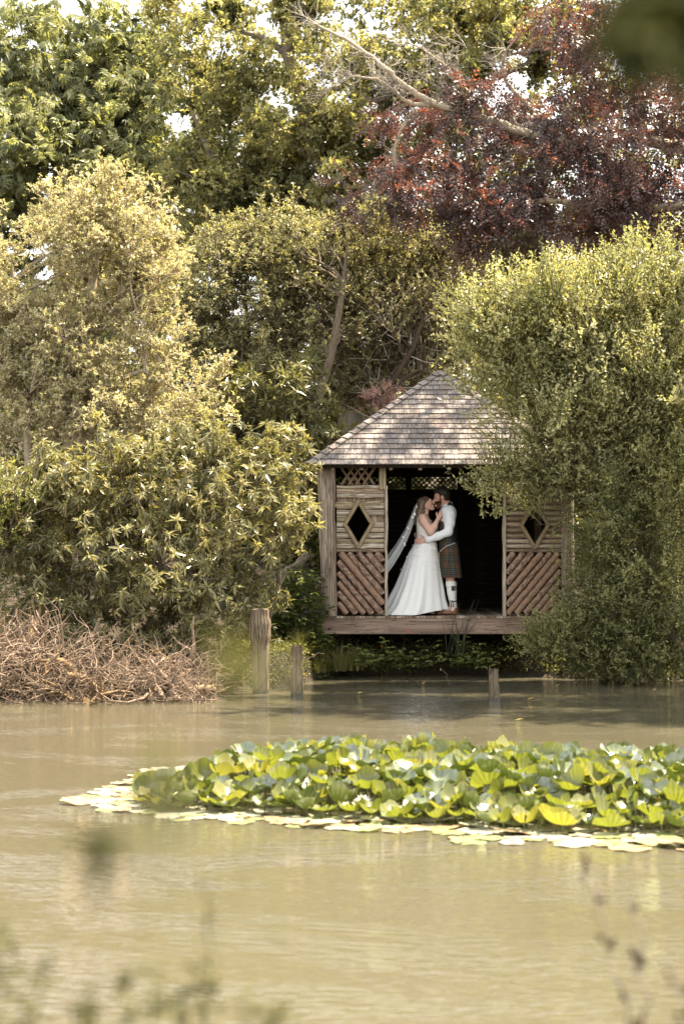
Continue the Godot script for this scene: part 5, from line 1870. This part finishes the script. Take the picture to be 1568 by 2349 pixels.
	foliage(o, [[Vector3(6.4, 12.1, -32.5), Vector3(1.3, 0.6, 1.3)]],
		beech, 110, {"seed": 56, "lumps": 2, "a": Color(0.07, 0.036, 0.038), "b": Color(0.24, 0.11, 0.09), "lo": 0.9, "hi": 1.4, "up": -0.5, "gate": 0.05, "freq": 1.1})

	o = thing("copper_shrub", "small reddish-leaved shrub peeping over the left slope of the roof", "shrub", Vector3.ZERO)
	foliage(o, [B(885, 902, 34.4, 30, 14, 0.3), B(850, 922, 34.4, 26, 12, 0.3)], beech, 60, {"seed": 59, "lumps": 0, "stems": [[[at(870, 1150, 34.4), at(870, 1000, 34.4), at(875, 920, 34.4)], [0.03, 0.025, 0.01]]], "limbs": 6, "limb_r": 0.015, "twigs": 3, "twig_len": 0.3, "a": Color(0.24, 0.13, 0.11), "b": Color(0.46, 0.33, 0.29), "lo": 0.4, "hi": 0.6, "up": 0.3, "gate": -0.8})

	# rhododendron on the left bank
	o = thing("rhododendron", "big rhododendron bush with sunlit golden rosettes between the brushwood and the summerhouse", "shrub", Vector3.ZERO)
	d = 27.6
	var rs := []
	for k in 7:
		var x := -4.2 + 0.55 * k
		rs.append([[Vector3(x * 0.8 - 0.5, 0.3, -28.2), Vector3(x * 0.95, 1.4, -27.9), Vector3(x, 2.3, -27.6)], [0.055, 0.04, 0.015]])
	foliage(o, [B(180, 1190, d, 150, 130, 1.1), B(320, 1130, d, 160, 110, 1.1), B(450, 1090, d - 0.2, 140, 90, 1.0), B(590, 1080, d, 120, 80, 1.0), B(640, 1170, d, 75, 130, 0.8), B(540, 1200, d - 0.4, 140, 110, 1.0), B(370, 1270, d - 0.4, 200, 130, 1.1), B(150, 1330, d - 0.2, 160, 120, 1.0), B(480, 1350, d - 0.4, 160, 100, 0.9), B(300, 1420, d - 0.3, 200, 90, 0.9), B(600, 1310, d - 0.2, 70, 70, 0.7), B(40, 1300, d, 110, 130, 1.0), B(520, 1440, d - 0.2, 90, 60, 0.7), B(-60, 1230, d, 120, 160, 1.0), B(410, 1010, d, 80, 50, 0.6), B(190, 1090, d - 0.1, 110, 70, 0.8), B(280, 1040, d, 70, 45, 0.6), B(640, 1010, d, 80, 40, 0.6), B(520, 1000, d, 60, 35, 0.6), B(90, 1180, d - 0.2, 90, 90, 0.8), B(20, 1130, d, 100, 80, 0.9), B(-50, 1150, d, 100, 110, 0.9), B(120, 1080, d, 90, 60, 0.7), B(70, 1420, d - 0.2, 120, 70, 0.8), B(230, 1490, d - 0.5, 170, 50, 0.6), B(60, 1480, d - 0.5, 110, 55, 0.6), B(420, 1500, d - 0.5, 110, 40, 0.5)],
		rosette, 4700, {"seed": 61, "stems": rs, "limbs": 40, "limb_r": 0.026, "tip_r": 0.006, "twigs": 6, "twig_len": 0.7, "twig_m": M.twig, "a": Color(0.18, 0.17, 0.075), "b": Color(0.36, 0.325, 0.15), "lo": 0.6, "hi": 1.0, "up": 0.8, "out": 0.6, "rnd": 0.6, "gate": -0.2, "freq": 1.3, "shell": 0.25, "on_twigs": 0.2, "singles": 300, "single_name": "leaf_rosette", "floor": 0.35})
	o = thing("privet_shrub", "fresh light green small-leaved shrub at the left edge beside the rhododendron", "shrub", Vector3.ZERO)
	foliage(o, [B(15, 1205, 26.9, 50, 40, 0.3), B(50, 1160, 26.9, 30, 20, 0.2), B(-30, 1160, 26.9, 50, 60, 0.3)], shoot, 240, {"seed": 63, "stems": [[[at(-20, 1500, 27.4), at(-5, 1300, 27.2), at(10, 1180, 26.9)], [0.02, 0.015, 0.01]]], "limbs": 8, "limb_r": 0.015, "a": Color(0.24, 0.25, 0.07), "b": Color(0.34, 0.34, 0.11), "lo": 0.6, "hi": 0.9, "gate": -0.4})

	# yellow-green shrub on the right, its sprays hanging in front of the summerhouse
	o = thing("willow_shrub", "tall yellow-green willowy shrub on the right, hanging over the roof and doorway", "shrub", Vector3.ZERO)
	d = 28.6
	var ws := []
	for e in [[1440, 1430, 1380, 1000, 1280, 720], [1480, 1450, 1450, 1000, 1400, 600], [1560, 1450, 1540, 1000, 1520, 600]]:
		ws.append([[at(e[0], e[1], d), at((e[0] + e[2]) * 0.5 + 20, (e[1] + e[3]) * 0.5, d), at(e[2], e[3], d), at(e[4], e[5], d)], [0.05, 0.04, 0.025, 0.01]])
	var lopt := {"seed": 71, "stems": ws, "limbs": 60, "limb_r": 0.012, "tip_r": 0.003, "twigs": 8, "twig_len": 0.8, "twig_r": 0.5, "twig_m": M.greentwig, "a": Color(0.29, 0.285, 0.13), "b": Color(0.56, 0.53, 0.29), "lo": 0.95, "hi": 1.6, "up": 0.75, "out": 0.75, "rnd": 0.45, "gate": -0.06, "freq": 1.1, "shell": 0.28, "floor": 0.25, "wild": 0.17, "lumps": 7}
	foliage(o, [B(1400, 710, d, 120, 100, 0.9), B(1510, 660, d, 90, 85, 0.8), B(1300, 735, d, 110, 85, 0.9), B(1200, 740, d, 100, 80, 0.8), B(1110, 720, d, 50, 45, 0.5), B(1250, 840, d, 150, 100, 0.9), B(1400, 830, d, 150, 140, 1.1), B(1530, 830, d, 100, 180, 1.0), B(1205, 890, d, 70, 70, 0.6), B(1260, 980, d, 120, 90, 0.8), B(1400, 1010, d, 130, 130, 1.0), B(1530, 980, d, 110, 110, 1.0), B(1225, 1020, d + 0.3, 70, 40, 0.35), B(1165, 1082, d + 0.5, 56, 22, 0.22), B(1240, 1060, d + 0.3, 100, 45, 0.35), B(1128, 1190, d + 0.6, 22, 10, 0.10), B(1128, 1128, d + 0.6, 36, 14, 0.12), B(1205, 1190, d + 0.6, 22, 40, 0.12), B(1650, 880, d, 130, 300, 1.2), B(1120, 830, d, 55, 60, 0.4), B(1205, 960, d + 0.2, 60, 55, 0.4), B(1090, 770, d, 55, 60, 0.5), B(1280, 1010, d + 0.2, 90, 60, 0.4), B(1300, 1070, d + 0.3, 60, 35, 0.3), B(1185, 810, d, 80, 65, 0.6), B(1200, 1120, d + 0.5, 90, 22, 0.25), B(1310, 700, d + 0.4, 110, 60, 0.8)],
		shoot, 5800, lopt)
	o = thing("bank_shrub_willow_shade", "bank shrub and lower willow foliage right of the summerhouse, shade put into darker green leaves, overhanging the dark water", "shrub", Vector3.ZERO)
	d = 28.4  # bank growth plus the willow's lower part, its shade put into darker leaf colour
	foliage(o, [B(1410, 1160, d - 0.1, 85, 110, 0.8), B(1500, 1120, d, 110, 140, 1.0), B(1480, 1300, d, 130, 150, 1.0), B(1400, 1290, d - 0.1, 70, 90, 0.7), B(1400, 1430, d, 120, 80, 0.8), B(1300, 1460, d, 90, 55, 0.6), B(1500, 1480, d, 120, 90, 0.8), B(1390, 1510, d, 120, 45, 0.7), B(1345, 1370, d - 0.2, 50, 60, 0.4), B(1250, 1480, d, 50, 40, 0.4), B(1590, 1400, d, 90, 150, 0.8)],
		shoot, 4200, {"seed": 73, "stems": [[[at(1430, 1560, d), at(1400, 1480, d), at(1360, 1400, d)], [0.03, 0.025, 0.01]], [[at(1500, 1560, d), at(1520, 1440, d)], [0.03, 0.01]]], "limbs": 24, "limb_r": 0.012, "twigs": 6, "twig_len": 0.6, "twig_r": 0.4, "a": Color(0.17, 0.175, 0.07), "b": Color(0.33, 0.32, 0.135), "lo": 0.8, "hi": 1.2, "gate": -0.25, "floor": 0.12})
# ---------------------------------------------------------------- water lilies
func pad_mesh(r: float, cup: float, fold: float, wave: float, s: int, m: Material) -> ArrayMesh:
	rng.seed = 900 + s
	var rows := []
	var n := 22
	var p1 := rf(0, TAU)
	var p2 := rf(0, TAU)
	for k in 5:
		var t := [0.02, 0.3, 0.6, 0.85, 1.0][k] as float
		var row := PackedVector3Array()
		for j in n + 1:
			var a := 0.13 + (TAU - 0.26) * j / n
			var rr := r * t * (1.0 + 0.03 * sin(a * 4.0 + p1) + 0.02 * sin(a * 9.0 + p2) * t)
			var x := cos(a) * rr
			var z := -sin(a) * rr
			var y := cup * r * t * t * (1.0 + 0.35 * cos(2.0 * a + p1)) + wave * r * t * t * sin(a * 5.0 + p2) + fold * absf(z) * t
			row.append(Vector3(x * (1.0 - 0.25 * cup * t), y, z * (1.0 - 0.25 * cup * t - 0.3 * fold * t)))
		rows.append(row)
	rows.reverse()
	var mb := MB.new()
	mb.loft(rows, false, false, Color.WHITE)
	return mb.to(ArrayMesh.new(), m)

func lilies() -> void:
	var leaf := leafmat(Color(0.9, 0.95, 0.30), 0.34, 0.5)
	leaf.albedo_color = Color(0.25, 0.265, 0.075).linear_to_srgb()
	var cool := leafmat(Color(0.7, 0.75, 0.2), 0.28, 0.6)
	cool.albedo_color = Color(0.17, 0.20, 0.06).linear_to_srgb()
	var yel := leafmat(Color(0.95, 0.92, 0.30), 0.4, 0.5)
	yel.albedo_color = Color(0.34, 0.335, 0.10).linear_to_srgb()
	# ribs fanning out from the stalk
	var rib := Image.create(256, 4, false, Image.FORMAT_RGB8)
	for x in 256:
		var k := absf(fposmod(x / 256.0 * 17.0, 1.0) - 0.5) * 2.0
		var g := 0.78 + 0.22 * smoothstep(0.75, 1.0, k) + 0.04 * sin(x * 0.37)
		for y in 4:
			rib.set_pixel(x, y, Color(g, g, g * 0.96))
	var ribt := ImageTexture.create_from_image(rib)
	for m in [leaf, cool, yel]:
		m.albedo_texture = ribt
		m.metallic_specular = 0.75
	cool.backlight = Color(0.45, 0.5, 0.15)
	cool.clearcoat_enabled = true
	cool.clearcoat = 1.0
	cool.clearcoat_roughness = 0.22
	var flatm := mat(0.34, 0.32, 0.24, 0.28, 0.8)
	flatm.cull_mode = BaseMaterial3D.CULL_DISABLED
	var o := thing("water_lily", "broad patch of white water lilies with crowded raised leaves in the middle of the pond", "water lily", Vector3(1.3, 0.0, -15.5))
	var cups := []
	for k in 15:
		cups.append(pad_mesh([0.118, 0.132, 0.105][k % 3] if k < 9 else 0.12, [0.30, 0.55, 0.22, 0.62, 0.15, 0.42, 0.34, 0.5, 0.2][k % 9], [0.0, 0.25, 0.45, 0.1, 0.55, 0.1, 0.3, 0.0, 0.2][k % 9], 0.09 + 0.02 * (k % 3), k, [leaf, cool, yel, leaf, cool][k % 5]))
	var flats := []
	var flat2 := tinted(flatm, 0.22, 0.24, 0.10)
	var flat3 := tinted(flatm, 0.30, 0.21, 0.12)
	for k in 8:
		flats.append(pad_mesh(0.115, 0.0, 0.0, 0.03, 40 + k, [flatm, flatm, flat2, flat3][k % 4]))
	rng.seed = 301
	var stalks := MB.new()
	var leaves := []
	var off := -o.position
	var made := 0
	var spots := []
	var tries := 0
	while made < 680 and tries < 60000:
		tries += 1
		var x := rf(-1.45, 3.1)
		var z := rf(-17.6, -13.7)
		# outline of the raised clump on the water
		var front := lerpf(-14.9, -13.75, smoothstep(-1.4, 2.0, x))
		var back := lerpf(-16.0, -17.4, smoothstep(-1.5, -0.6, x)) + 0.25 * nz.get_noise_2d(x * 1.5, 2.0)
		back = lerpf(back, -16.7, smoothstep(1.2, 2.2, x))
		if z > front or z < back:
			continue
		var edge := minf(front - z, z - back)
		var ok := true
		for s in spots:
			if Vector2(s.x - x, (s.y - z) * 0.8).length() < 0.088:
				ok = false
				break
		if not ok:
			continue
		spots.append(Vector2(x, z))
		made += 1
		var h := 0.02 + 0.22 * smoothstep(0.0, 0.9, edge) * rf(0.55, 1.1) * smoothstep(-1.7, -0.4, x)
		var tilt := rf(0.05, 0.7) * smoothstep(-0.05, 0.25, edge)
		var az := rf(0, TAU)
		var b := Basis(Vector3(cos(az), 0, sin(az)), tilt) * Basis(Vector3.UP, rf(0, TAU))
		var sc := rf(0.75, 1.2)
		var p := Vector3(x, h + 0.03 + 0.05 * sin(tilt), z) + off
		leaves.append([-z, Transform3D(b.scaled(Vector3(sc, sc, sc)), p), rng.randi() % 15])
		stalks.tube([Vector3(x, -0.1, z) + off + rdir() * 0.03, p], [0.006, 0.005], 4, Color.WHITE, false)
	leaves.sort_custom(func(x, y): return x[0] < y[0])
	var more := []
	for k in 15:
		more.append([[], []])
	for k in leaves.size():
		var e: Array = leaves[k]
		if k < 300:
			put("lily_leaf", cups[e[2]], o, e[1])
		else:
			more[e[2]][0].append(e[1]); more[e[2]][1].append(Color.WHITE)
	for k in 15:
		scatter("lily_leaf", cups[k], more[k][0], more[k][1], o)
	part("stalks", stalks, mat(0.12, 0.13, 0.04, 0.5), o).set_meta("kind", "stuff")
	# flat pads round the edge
	made = 0
	spots.clear()
	tries = 0
	while made < 300 and tries < 60000:
		tries += 1
		var x := rf(-2.05, 3.1)
		var z := rf(-18.0, -12.9)
		var front := lerpf(-14.75, -12.95, smoothstep(-2.2, 2.9, x)) + 0.3 * nz.get_noise_2d(x * 2.2, 5.0)
		var inner := lerpf(-14.9, -13.75, smoothstep(-1.4, 2.0, x)) - 0.3
		if x < -0.9:
			inner = lerpf(-16.6, -17.9, smoothstep(-0.9, -1.4, x)) + 2.2 * smoothstep(-1.5, -2.05, x)
			front -= 0.5 * smoothstep(-1.3, -2.0, x)
		if z > front or z < inner:
			continue
		if nz.get_noise_2d(x * 3.5, z * 3.5 + 40.0) < -0.18 and rng.randf() < 0.75:
			continue
		var sc := rf(0.55, 1.3)
		var ok := true
		for s in spots:
			if Vector2(s.x - x, s.y - z).length() < 0.082 * (sc + s.z):
				ok = false
				break
		if not ok:
			continue
		spots.append(Vector3(x, z, sc))
		made += 1
		var up := rng.randf() < 0.12
		var b := Basis(Vector3(rf(-1, 1), 0, rf(-1, 1)).normalized(), rf(0.0, 0.05) if not up else rf(0.08, 0.18)) * Basis(Vector3.UP, rf(0, TAU))
		put("floating_pad", flats[rng.randi() % 8], o, Transform3D(b.scaled(Vector3(sc, sc, sc)), Vector3(x, 0.007 + (0.018 if up else 0.0), z) + off))
	# flowers
	var petal := mat(0.84, 0.82, 0.80, 0.55, 0.4)
	petal.cull_mode = BaseMaterial3D.CULL_DISABLED
	petal.backlight_enabled = true
	petal.backlight = Color(0.6, 0.58, 0.55)
	var fm := MB.new()
	for ring in 3:
		for k in 8:
			var a := TAU * (k + ring * 0.5) / 8.0
			var el: float = [0.35, 0.75, 1.1][ring]
			var dd := Vector3(cos(a) * cos(el), sin(el), sin(a) * cos(el))
			fm.leaf(Vector3.ZERO, dd, Vector3.UP - dd * 0.5, [0.085, 0.08, 0.065][ring], 0.03, 0.3, 0.15, Color.WHITE)
	for k in 10:
		var dd := (Vector3.UP + rdir() * 0.5).normalized()
		fm.leaf(Vector3(0, 0.005, 0), dd, rdir(), 0.03, 0.006, 0.1, 0.0, Color(1.0, 0.72, 0.12))
	var flower := fm.to(ArrayMesh.new(), petal)
	for e in [[833, 1862, 14.6, 0.10], [428, 1812, 15.6, 0.10], [432, 1838, 15.4, 0.06], [1115, 1872, 14.2, 0.08], [1308, 1882, 14.0, 0.10], [1468, 1862, 14.1, 0.12], [1545, 1850, 14.2, 0.10], [1105, 1850, 14.3, 0.09]]:
		var p := at(e[0], e[1], e[2])
		p.y = e[3]
		put("flower", flower, o, Transform3D(Basis(Vector3.UP, rf(0, TAU)).scaled(Vector3.ONE * rf(0.9, 1.2)), p + off))

# ---------------------------------------------------------------- heap of dead branches at the water's edge
func brush_pile() -> void:
	var o := thing("brushwood_pile", "tangled heap of dead bleached branches at the water's edge on the left", "brushwood", Vector3(-3.3, 0.0, -25.6))
	rng.seed = 401
	var rest := MB.new()
	for k in 1000:
		var x := rf(-5.2, -1.65)
		var tall := 1.0 * smoothstep(-2.7, -4.0, x) * (0.8 + 0.5 * nz.get_noise_2d(x * 1.3, 1.0)) + 0.62
		tall *= smoothstep(-1.45, -2.2, x) * 0.8 + 0.2
		var thick := k < 60
		var y := rf(-0.05, 0.6) * tall if not thick else rf(0.0, 0.45) * tall
		var z := rf(-26.6, -25.0) + 0.5 * y
		var dir := Vector3(rf(-1, 1) + 0.25, rf(-0.25, 0.9), rf(-0.6, 0.7)).normalized()
		var L := rf(0.3, 1.0) if not thick else rf(0.6, 1.3)
		var r0 := rf(0.0045, 0.0115) if not thick else rf(0.014, 0.055)
		var pts := []
		var rad := []
		var p := Vector3(x, y, z)
		var n := 8
		for e in n:
			pts.append(p - o.position)
			rad.append(r0 * (1.0 - 0.75 * e / (n - 1.0)))
			dir = (dir + rdir() * 0.42 + Vector3(0, -0.10 if p.y > tall else 0.02, 0)).normalized()
			if p.y < 0.0:
				dir.y = absf(dir.y) * 0.4
			p += dir * L / n
			p.x = minf(p.x, -1.55)
		var mb := rest if k >= 296 else MB.new()
		mb.tube(pts, rad, 6 if thick else 5)
		for e in 2:
			var b0: Vector3 = pts[rng.randi_range(2, 5)]
			var d2 := (dir + rdir() * 1.2).normalized()
			var b1 := b0 + d2 * L * 0.18
			mb.tube([b0, b1, b1 + (d2 + rdir() * 0.7).normalized() * L * 0.15], [r0 * 0.5, r0 * 0.38, r0 * 0.2], 4)
		if k < 296:
			part("branch", mb, M.moss if thick and k % 2 == 0 else M.stick, o)
	part("branch", rest, M.stick, o).set_meta("kind", "stuff")

# ---------------------------------------------------------------- plants on the bank
func clump(called: String, label: String, cat: String, sp: Array, where: Array, a: Color, b: Color, lo: float, hi: float, group := "", tilt := 0.25) -> void:
	var o := thing(called, label, cat, Vector3.ZERO, group)
	var per := []
	for k in sp.size():
		per.append([[], []])
	for p in where:
		var k := rng.randi() % sp.size()
		var s := rf(lo, hi)
		per[k][0].append(Transform3D(grow(Vector3.UP + rdir() * tilt).scaled_local(Vector3(s, s, s)), p))
		var c := a.lerp(b, rng.randf())
		c.a = 1.0
		per[k][1].append(c)
	for k in sp.size():
		scatter("leaves", sp[k], per[k][0], per[k][1], o)

func bank_plants() -> void:
	var broad := set_of("broad", M.soft, M.greentwig, 3)
	var ivy := set_of("ivy", M.soft, M.greentwig, 3)
	var grass := set_of("grass", M.soft, M.greentwig, 3)
	rng.seed = 501
	# ground cover all along the bank
	var per := []
	for k in 5200:
		var x := rf(-1.6, 5.5)
		var back := pow(rng.randf(), 1.4) * 2.2
		var z := shore(x) - 0.18 - back
		if x > -0.25 and x < 3.3 and z < -30.9 and rng.randf() < 0.8:
			continue
		per.append(Vector3(x, height(x, z) + 0.01, z))
	var o := thing("ground_cover", "low ivy and weeds creeping over the bank below the summerhouse", "ground cover")
	o.set_meta("kind", "stuff")
	var xf := []
	var cols := []
	for p in per:
		var s := rf(0.7, 1.3)
		xf.append(Transform3D(grow(Vector3(0, 1, 0.5) + rdir() * 0.4).scaled_local(Vector3(s, s, s)), p))
		cols.append(Color(0.07, 0.075, 0.02).lerp(Color(0.16, 0.15, 0.04), rng.randf()) if rng.randf() > 0.02 else Color(0.6, 0.33, 0.05))
	scatter("leaves", ivy[0], xf, cols, o)
	# litter of leaves and grass further up
	for e in [["leafy bramble with pale lobed leaves under the middle of the front beam", 0.62, -29.9, 0.35, 26], ["leafy bramble under the front beam behind the rotten stump", 1.86, -29.95, 0.34, 26], ["small bramble between the two leafy brambles, under the couple", 1.2, -30.1, 0.15, 10], ["low dark bramble at the left end of the dark space under the floor", 0.25, -30.0, 0.2, 12]]:
		var w := []
		for k in e[4]:
			var x: float = e[1] + rf(-1, 1) * e[3]
			var z: float = e[2] + rf(-0.25, 0.2)
			w.append(Vector3(x, maxf(height(x, z), 0.15) + rf(0.0, 0.36) * (1.0 - absf(x - e[1]) / (e[3] + 0.05)), z))
		clump("bramble", e[0], "bramble", broad, w, Color(0.13, 0.15, 0.04), Color(0.22, 0.235, 0.075), 0.8, 1.15, "brambles on the bank")
	for e in [["arching grass tuft at the left corner of the front beam", -0.05, -29.75, 0.34, 34, 1.0], ["dry grass tuft on the bare earth between the posts and the summerhouse", -0.42, -29.2, 0.25, 20, 0.8], ["grass hanging over the waterline left of the brambles", 0.22, -30.0, 0.25, 16, 0.9]]:
		var w := []
		for k in e[4]:
			var x: float = e[1] + rf(-1, 1) * e[3]
			var z: float = e[2] + rf(-0.3, 0.25)
			w.append(Vector3(x, maxf(height(x, z), 0.1), z))
		clump("grass_tuft", e[0], "grass", grass, w, Color(0.13, 0.13, 0.04), Color(0.25, 0.22, 0.09), 0.9 * e[5], 1.3 * e[5], "grass tufts on the bank")
	# rushes standing in front of the beam
	o = thing("rush_clump", "clump of thin dark rushes standing against the front beam", "rushes", Vector3(1.62, 0.3, -29.92))
	for k in 18:
		var mb := MB.new()
		var a := rf(-1, 1)
		var h := rf(0.45, 0.85)
		var b := Vector3(rf(-0.16, 0.16), 0, rf(-0.08, 0.05))
		mb.tube([b, b + Vector3(a * 0.10, h * 0.5, rf(-0.03, 0.06)), b + Vector3(a * 0.32, h, rf(-0.03, 0.15))], [0.004, 0.0035, 0.0015], 4, Color(0.05, 0.055, 0.02))
		part("stem", mb, mat(1, 1, 1, 0.6), o)
	# nettles left of the summerhouse
	var w2 := []
	for k in 260:
		var x := rf(-1.15, -0.28)
		var z := rf(-30.2, -29.3)
		w2.append(Vector3(x, height(x, z) + rf(0.0, 1.05) * smoothstep(-1.3, -0.6, x), z))
	clump("nettle_patch", "deep green nettles crowding the left corner post", "nettles", broad, w2, Color(0.085, 0.105, 0.025), Color(0.15, 0.165, 0.04), 0.8, 1.2)
	# tall weed at the post
	var w3 := []
	for k in 60:
		var t := rng.randf()
		w3.append(Vector3(-0.37 + 0.05 * sin(t * 5.0), 0.6 + 0.75 * t, -29.85))
	clump("tall_weed", "single tall green weed growing up the face of the left corner post", "weed", ivy, w3, Color(0.12, 0.14, 0.03), Color(0.2, 0.2, 0.05), 0.4, 0.6)
	# branches lying behind the rhododendron, against the wall
	o = thing("fallen_bough", "dark leaning boughs between the rhododendron and the shingled side wall", "bough", Vector3.ZERO)
	limb(o, [Vector3(-1.6, 1.0, -29.6), Vector3(-1.0, 1.35, -30.0), Vector3(-0.5, 1.75, -30.3)], 0.09, 0.07, M.bark)
	limb(o, [Vector3(-1.4, 0.9, -29.8), Vector3(-0.9, 1.2, -30.2), Vector3(-0.45, 1.35, -30.5)], 0.07, 0.05, M.bark)
	o = thing("leaning_trunk", "mossy brown trunk leaning low over the bank at the right edge", "trunk", Vector3.ZERO)
	limb(o, [at(1425, 1515, 28.4), at(1480, 1488, 28.3), at(1540, 1455, 28.2), at(1620, 1425, 28.2), at(1700, 1440, 28.2)], 0.05, 0.13, M.darkbark)
	limb(o, [at(1540, 1455, 27.8), at(1570, 1500, 27.8), at(1600, 1570, 27.8)], 0.05, 0.04, M.darkbark)
	# litter on the water
	var spots14 := ["in the dark water just right of the rotten stump", "close to the bank under the right front panel", "between the short post and the bent twig", "in the shade under the couple", "nearest the lilies, straight below the rotten stump", "far right in the dark water by the bank shrub"]
	var at14 := [Vector3(2.3, 0.004, -25.6), Vector3(2.9, 0.004, -28.0), Vector3(0.2, 0.004, -26.6), Vector3(1.1, 0.004, -28.4), Vector3(1.9, 0.004, -22.6), Vector3(4.1, 0.004, -27.2)]
	for k in 6:
		var mb := MB.new()
		mb.leaf(Vector3.ZERO, Vector3(1, 0.05, rf(-1, 1)), Vector3.UP, rf(0.06, 0.10), rf(0.035, 0.05), 0.3, 0.15, Color(0.6, 0.5, 0.25) if k % 3 else Color(0.75, 0.45, 0.12))
		var fl := part("floating_leaf", mb, M.soft, self, Transform3D(Basis(), at14[k]))
		tag(fl, ["small pale fallen leaf floating %s" % spots14[k], "small orange fallen leaf floating %s" % spots14[k]][int(k % 3 == 0)], "leaf", "fallen leaves on the water")
	# twigs in the water
	var k0 := 0
	for e in [["thin bent twig sticking out of the dark water below the brambles", [1010, 1535, 29.0], [1030, 1575, 27.5]], ["thin stick leaning at the foot of the bank beside the short post", [700, 1512, 28.4], [745, 1498, 28.6]], ["dark twig lying in the shadowed water left of the bent twig", [935, 1560, 28.2], [965, 1578, 27.6]]]:
		o = thing("twig", e[0], "twig", Vector3.ZERO, "twigs at the waterline")
		var a := at(e[1][0], e[1][1], e[1][2])
		var b := at(e[2][0], e[2][1], e[2][2])
		limb(o, [a, a.lerp(b, 0.5) + Vector3(0.03, 0.02, 0), b], 0.009, 0.004, M.darkbark)
		k0 += 1

# ---------------------------------------------------------------- out-of-focus plants on the near bank
func near_plants() -> void:
	rng.seed = 601
	var dark := leafmat(Color(0.25, 0.28, 0.06), 0.9, 0.1)
	dark.albedo_color = Color(0.045, 0.048, 0.018).linear_to_srgb()
	var olive := leafmat(Color(0.8, 0.8, 0.15), 0.5, 0.4)
	olive.albedo_color = Color(0.13, 0.125, 0.03).linear_to_srgb()
	var dusk := leafmat(Color(0.5, 0.5, 0.15), 0.55, 0.3)
	dusk.albedo_color = Color(0.10, 0.095, 0.04).linear_to_srgb()
	var o := thing("overhanging_branch", "blurred dark leafy branch hanging close to the camera in the top right corner", "branch", Vector3.ZERO)
	limb(o, [at(1900, -260, 1.5), at(1700, -60, 1.45), at(1580, 20, 1.4), at(1520, 30, 1.4)], 0.004, 0.0015, dark)
	for k in 130:
		var mb := MB.new()
		var p := at(1565 + rf(-95, 120), 15 + rf(-120, 85), 1.4 + rf(-0.08, 0.08))
		mb.leaf(p, rdir() + Vector3(-0.3, -0.5, 0), Vector3(0, 0.3, 1) + rdir() * 0.5, rf(0.035, 0.055), rf(0.02, 0.03), 0.1, -0.1, Color.WHITE)
		part("leaf", mb, dark, o)
	for e in [["blurred olive leaf sprig close to the camera in front of the tallest post", 545, 1510, 1.0, 6, 56, olive], ["blurred dark leaf sprig close to the camera over the left end of the lilies", 395, 1735, 1.0, 6, 30, olive], ["blurred dark bud sprig close to the camera over the water left of centre", 225, 1965, 1.15, 20, 48, dark], ["blurred green sprig beside the dark bud sprig", 370, 1900, 1.0, 8, 50, dusk]]:
		o = thing("weed_sprig", e[0], "weed", Vector3.ZERO, "out-of-focus weeds near the camera")
		var foot := at(e[1] - 120, 3200, e[3] + 0.25)
		limb(o, [foot, at(e[1] - 60, 2500, e[3] + 0.1), at(e[1], e[2], e[3])], 0.0012, 0.0006, M.greentwig, "stem")
		for k in e[4]:
			var mb := MB.new()
			var p := at(e[1] + rf(-1, 1) * e[5], e[2] + rf(-1, 1) * e[5], e[3])
			mb.leaf(p, rdir(), Vector3(0, 0.3, 1) + rdir() * 0.6, rf(0.014, 0.024), rf(0.009, 0.014), 0.1, 0.0, Color.WHITE)
			part("leaf", mb, e[6], o)
	var i := 0
	for e in [[470, 2050, 440, 2500, 3.1], [20, 2130, 60, 2500, 2.8], [120, 2200, 40, 2500, 2.9], [275, 2240, 300, 2500, 2.8], [345, 2210, 340, 2500, 2.9], [560, 2300, 600, 2500, 3.1], [1340, 1960, 1500, 2500, 3.9], [1545, 2230, 1560, 2500, 3.4], [1440, 2080, 1510, 2500, 3.9], [640, 2330, 640, 2500, 2.9], [430, 2260, 430, 2500, 3.1], [200, 2300, 200, 2500, 2.8]]:
		var lab: String = ["leafy dark weed rising highest left of centre at the bottom edge", "dark weed in the bottom left corner, at the very edge", "dark weed just right of the bottom left corner", "short weed a third of the way to the tallest dark weed", "short weed left of the tallest dark weed", "low weed right of the tallest dark weed", "thin brown seed stalk arching over the water at the lower right", "low brown stalk in the bottom right corner", "second brown seed stalk beside the arching one", "low sprig at the bottom edge right of the dark weeds", "low sprig at the foot of the tallest dark weed", "low weed between the corner weeds and the short weeds"][i]
		o = thing("weed", lab, "weed", Vector3.ZERO, "weeds along the bottom edge")
		var a := at(e[2], e[3], e[4])
		var b := at(e[0], e[1], e[4])
		var brown: bool = e[0] > 1000
		var mid := a.lerp(b, 0.5) + Vector3(rf(-0.03, 0.03), 0, 0)
		limb(o, [a, mid, b], 0.004, 0.0022, M.twig if brown else M.greentwig, "stem")
		for k in (12 if brown else 24):
			var t := pow(rng.randf(), 0.7)
			var p := a.lerp(mid, t).lerp(mid.lerp(b, t), t) + rdir() * (0.008 if brown else 0.014)
			var mb := MB.new()
			if brown:
				mb.leaf(p, rdir() + Vector3.UP, rdir(), rf(0.018, 0.032), 0.018, 0.4, 0.2, Color(0.5, 0.4, 0.3))
			else:
				mb.leaf(p, rdir() + Vector3.UP * 0.6, Vector3(0, 0.5, 1) + rdir(), rf(0.018, 0.034), rf(0.010, 0.016), 0.2, 0.0, Color(0.9, 0.9, 0.7))
			part("seed_pod" if brown else "leaf", mb, M.brownpod if brown else dusk, o)
		i += 1
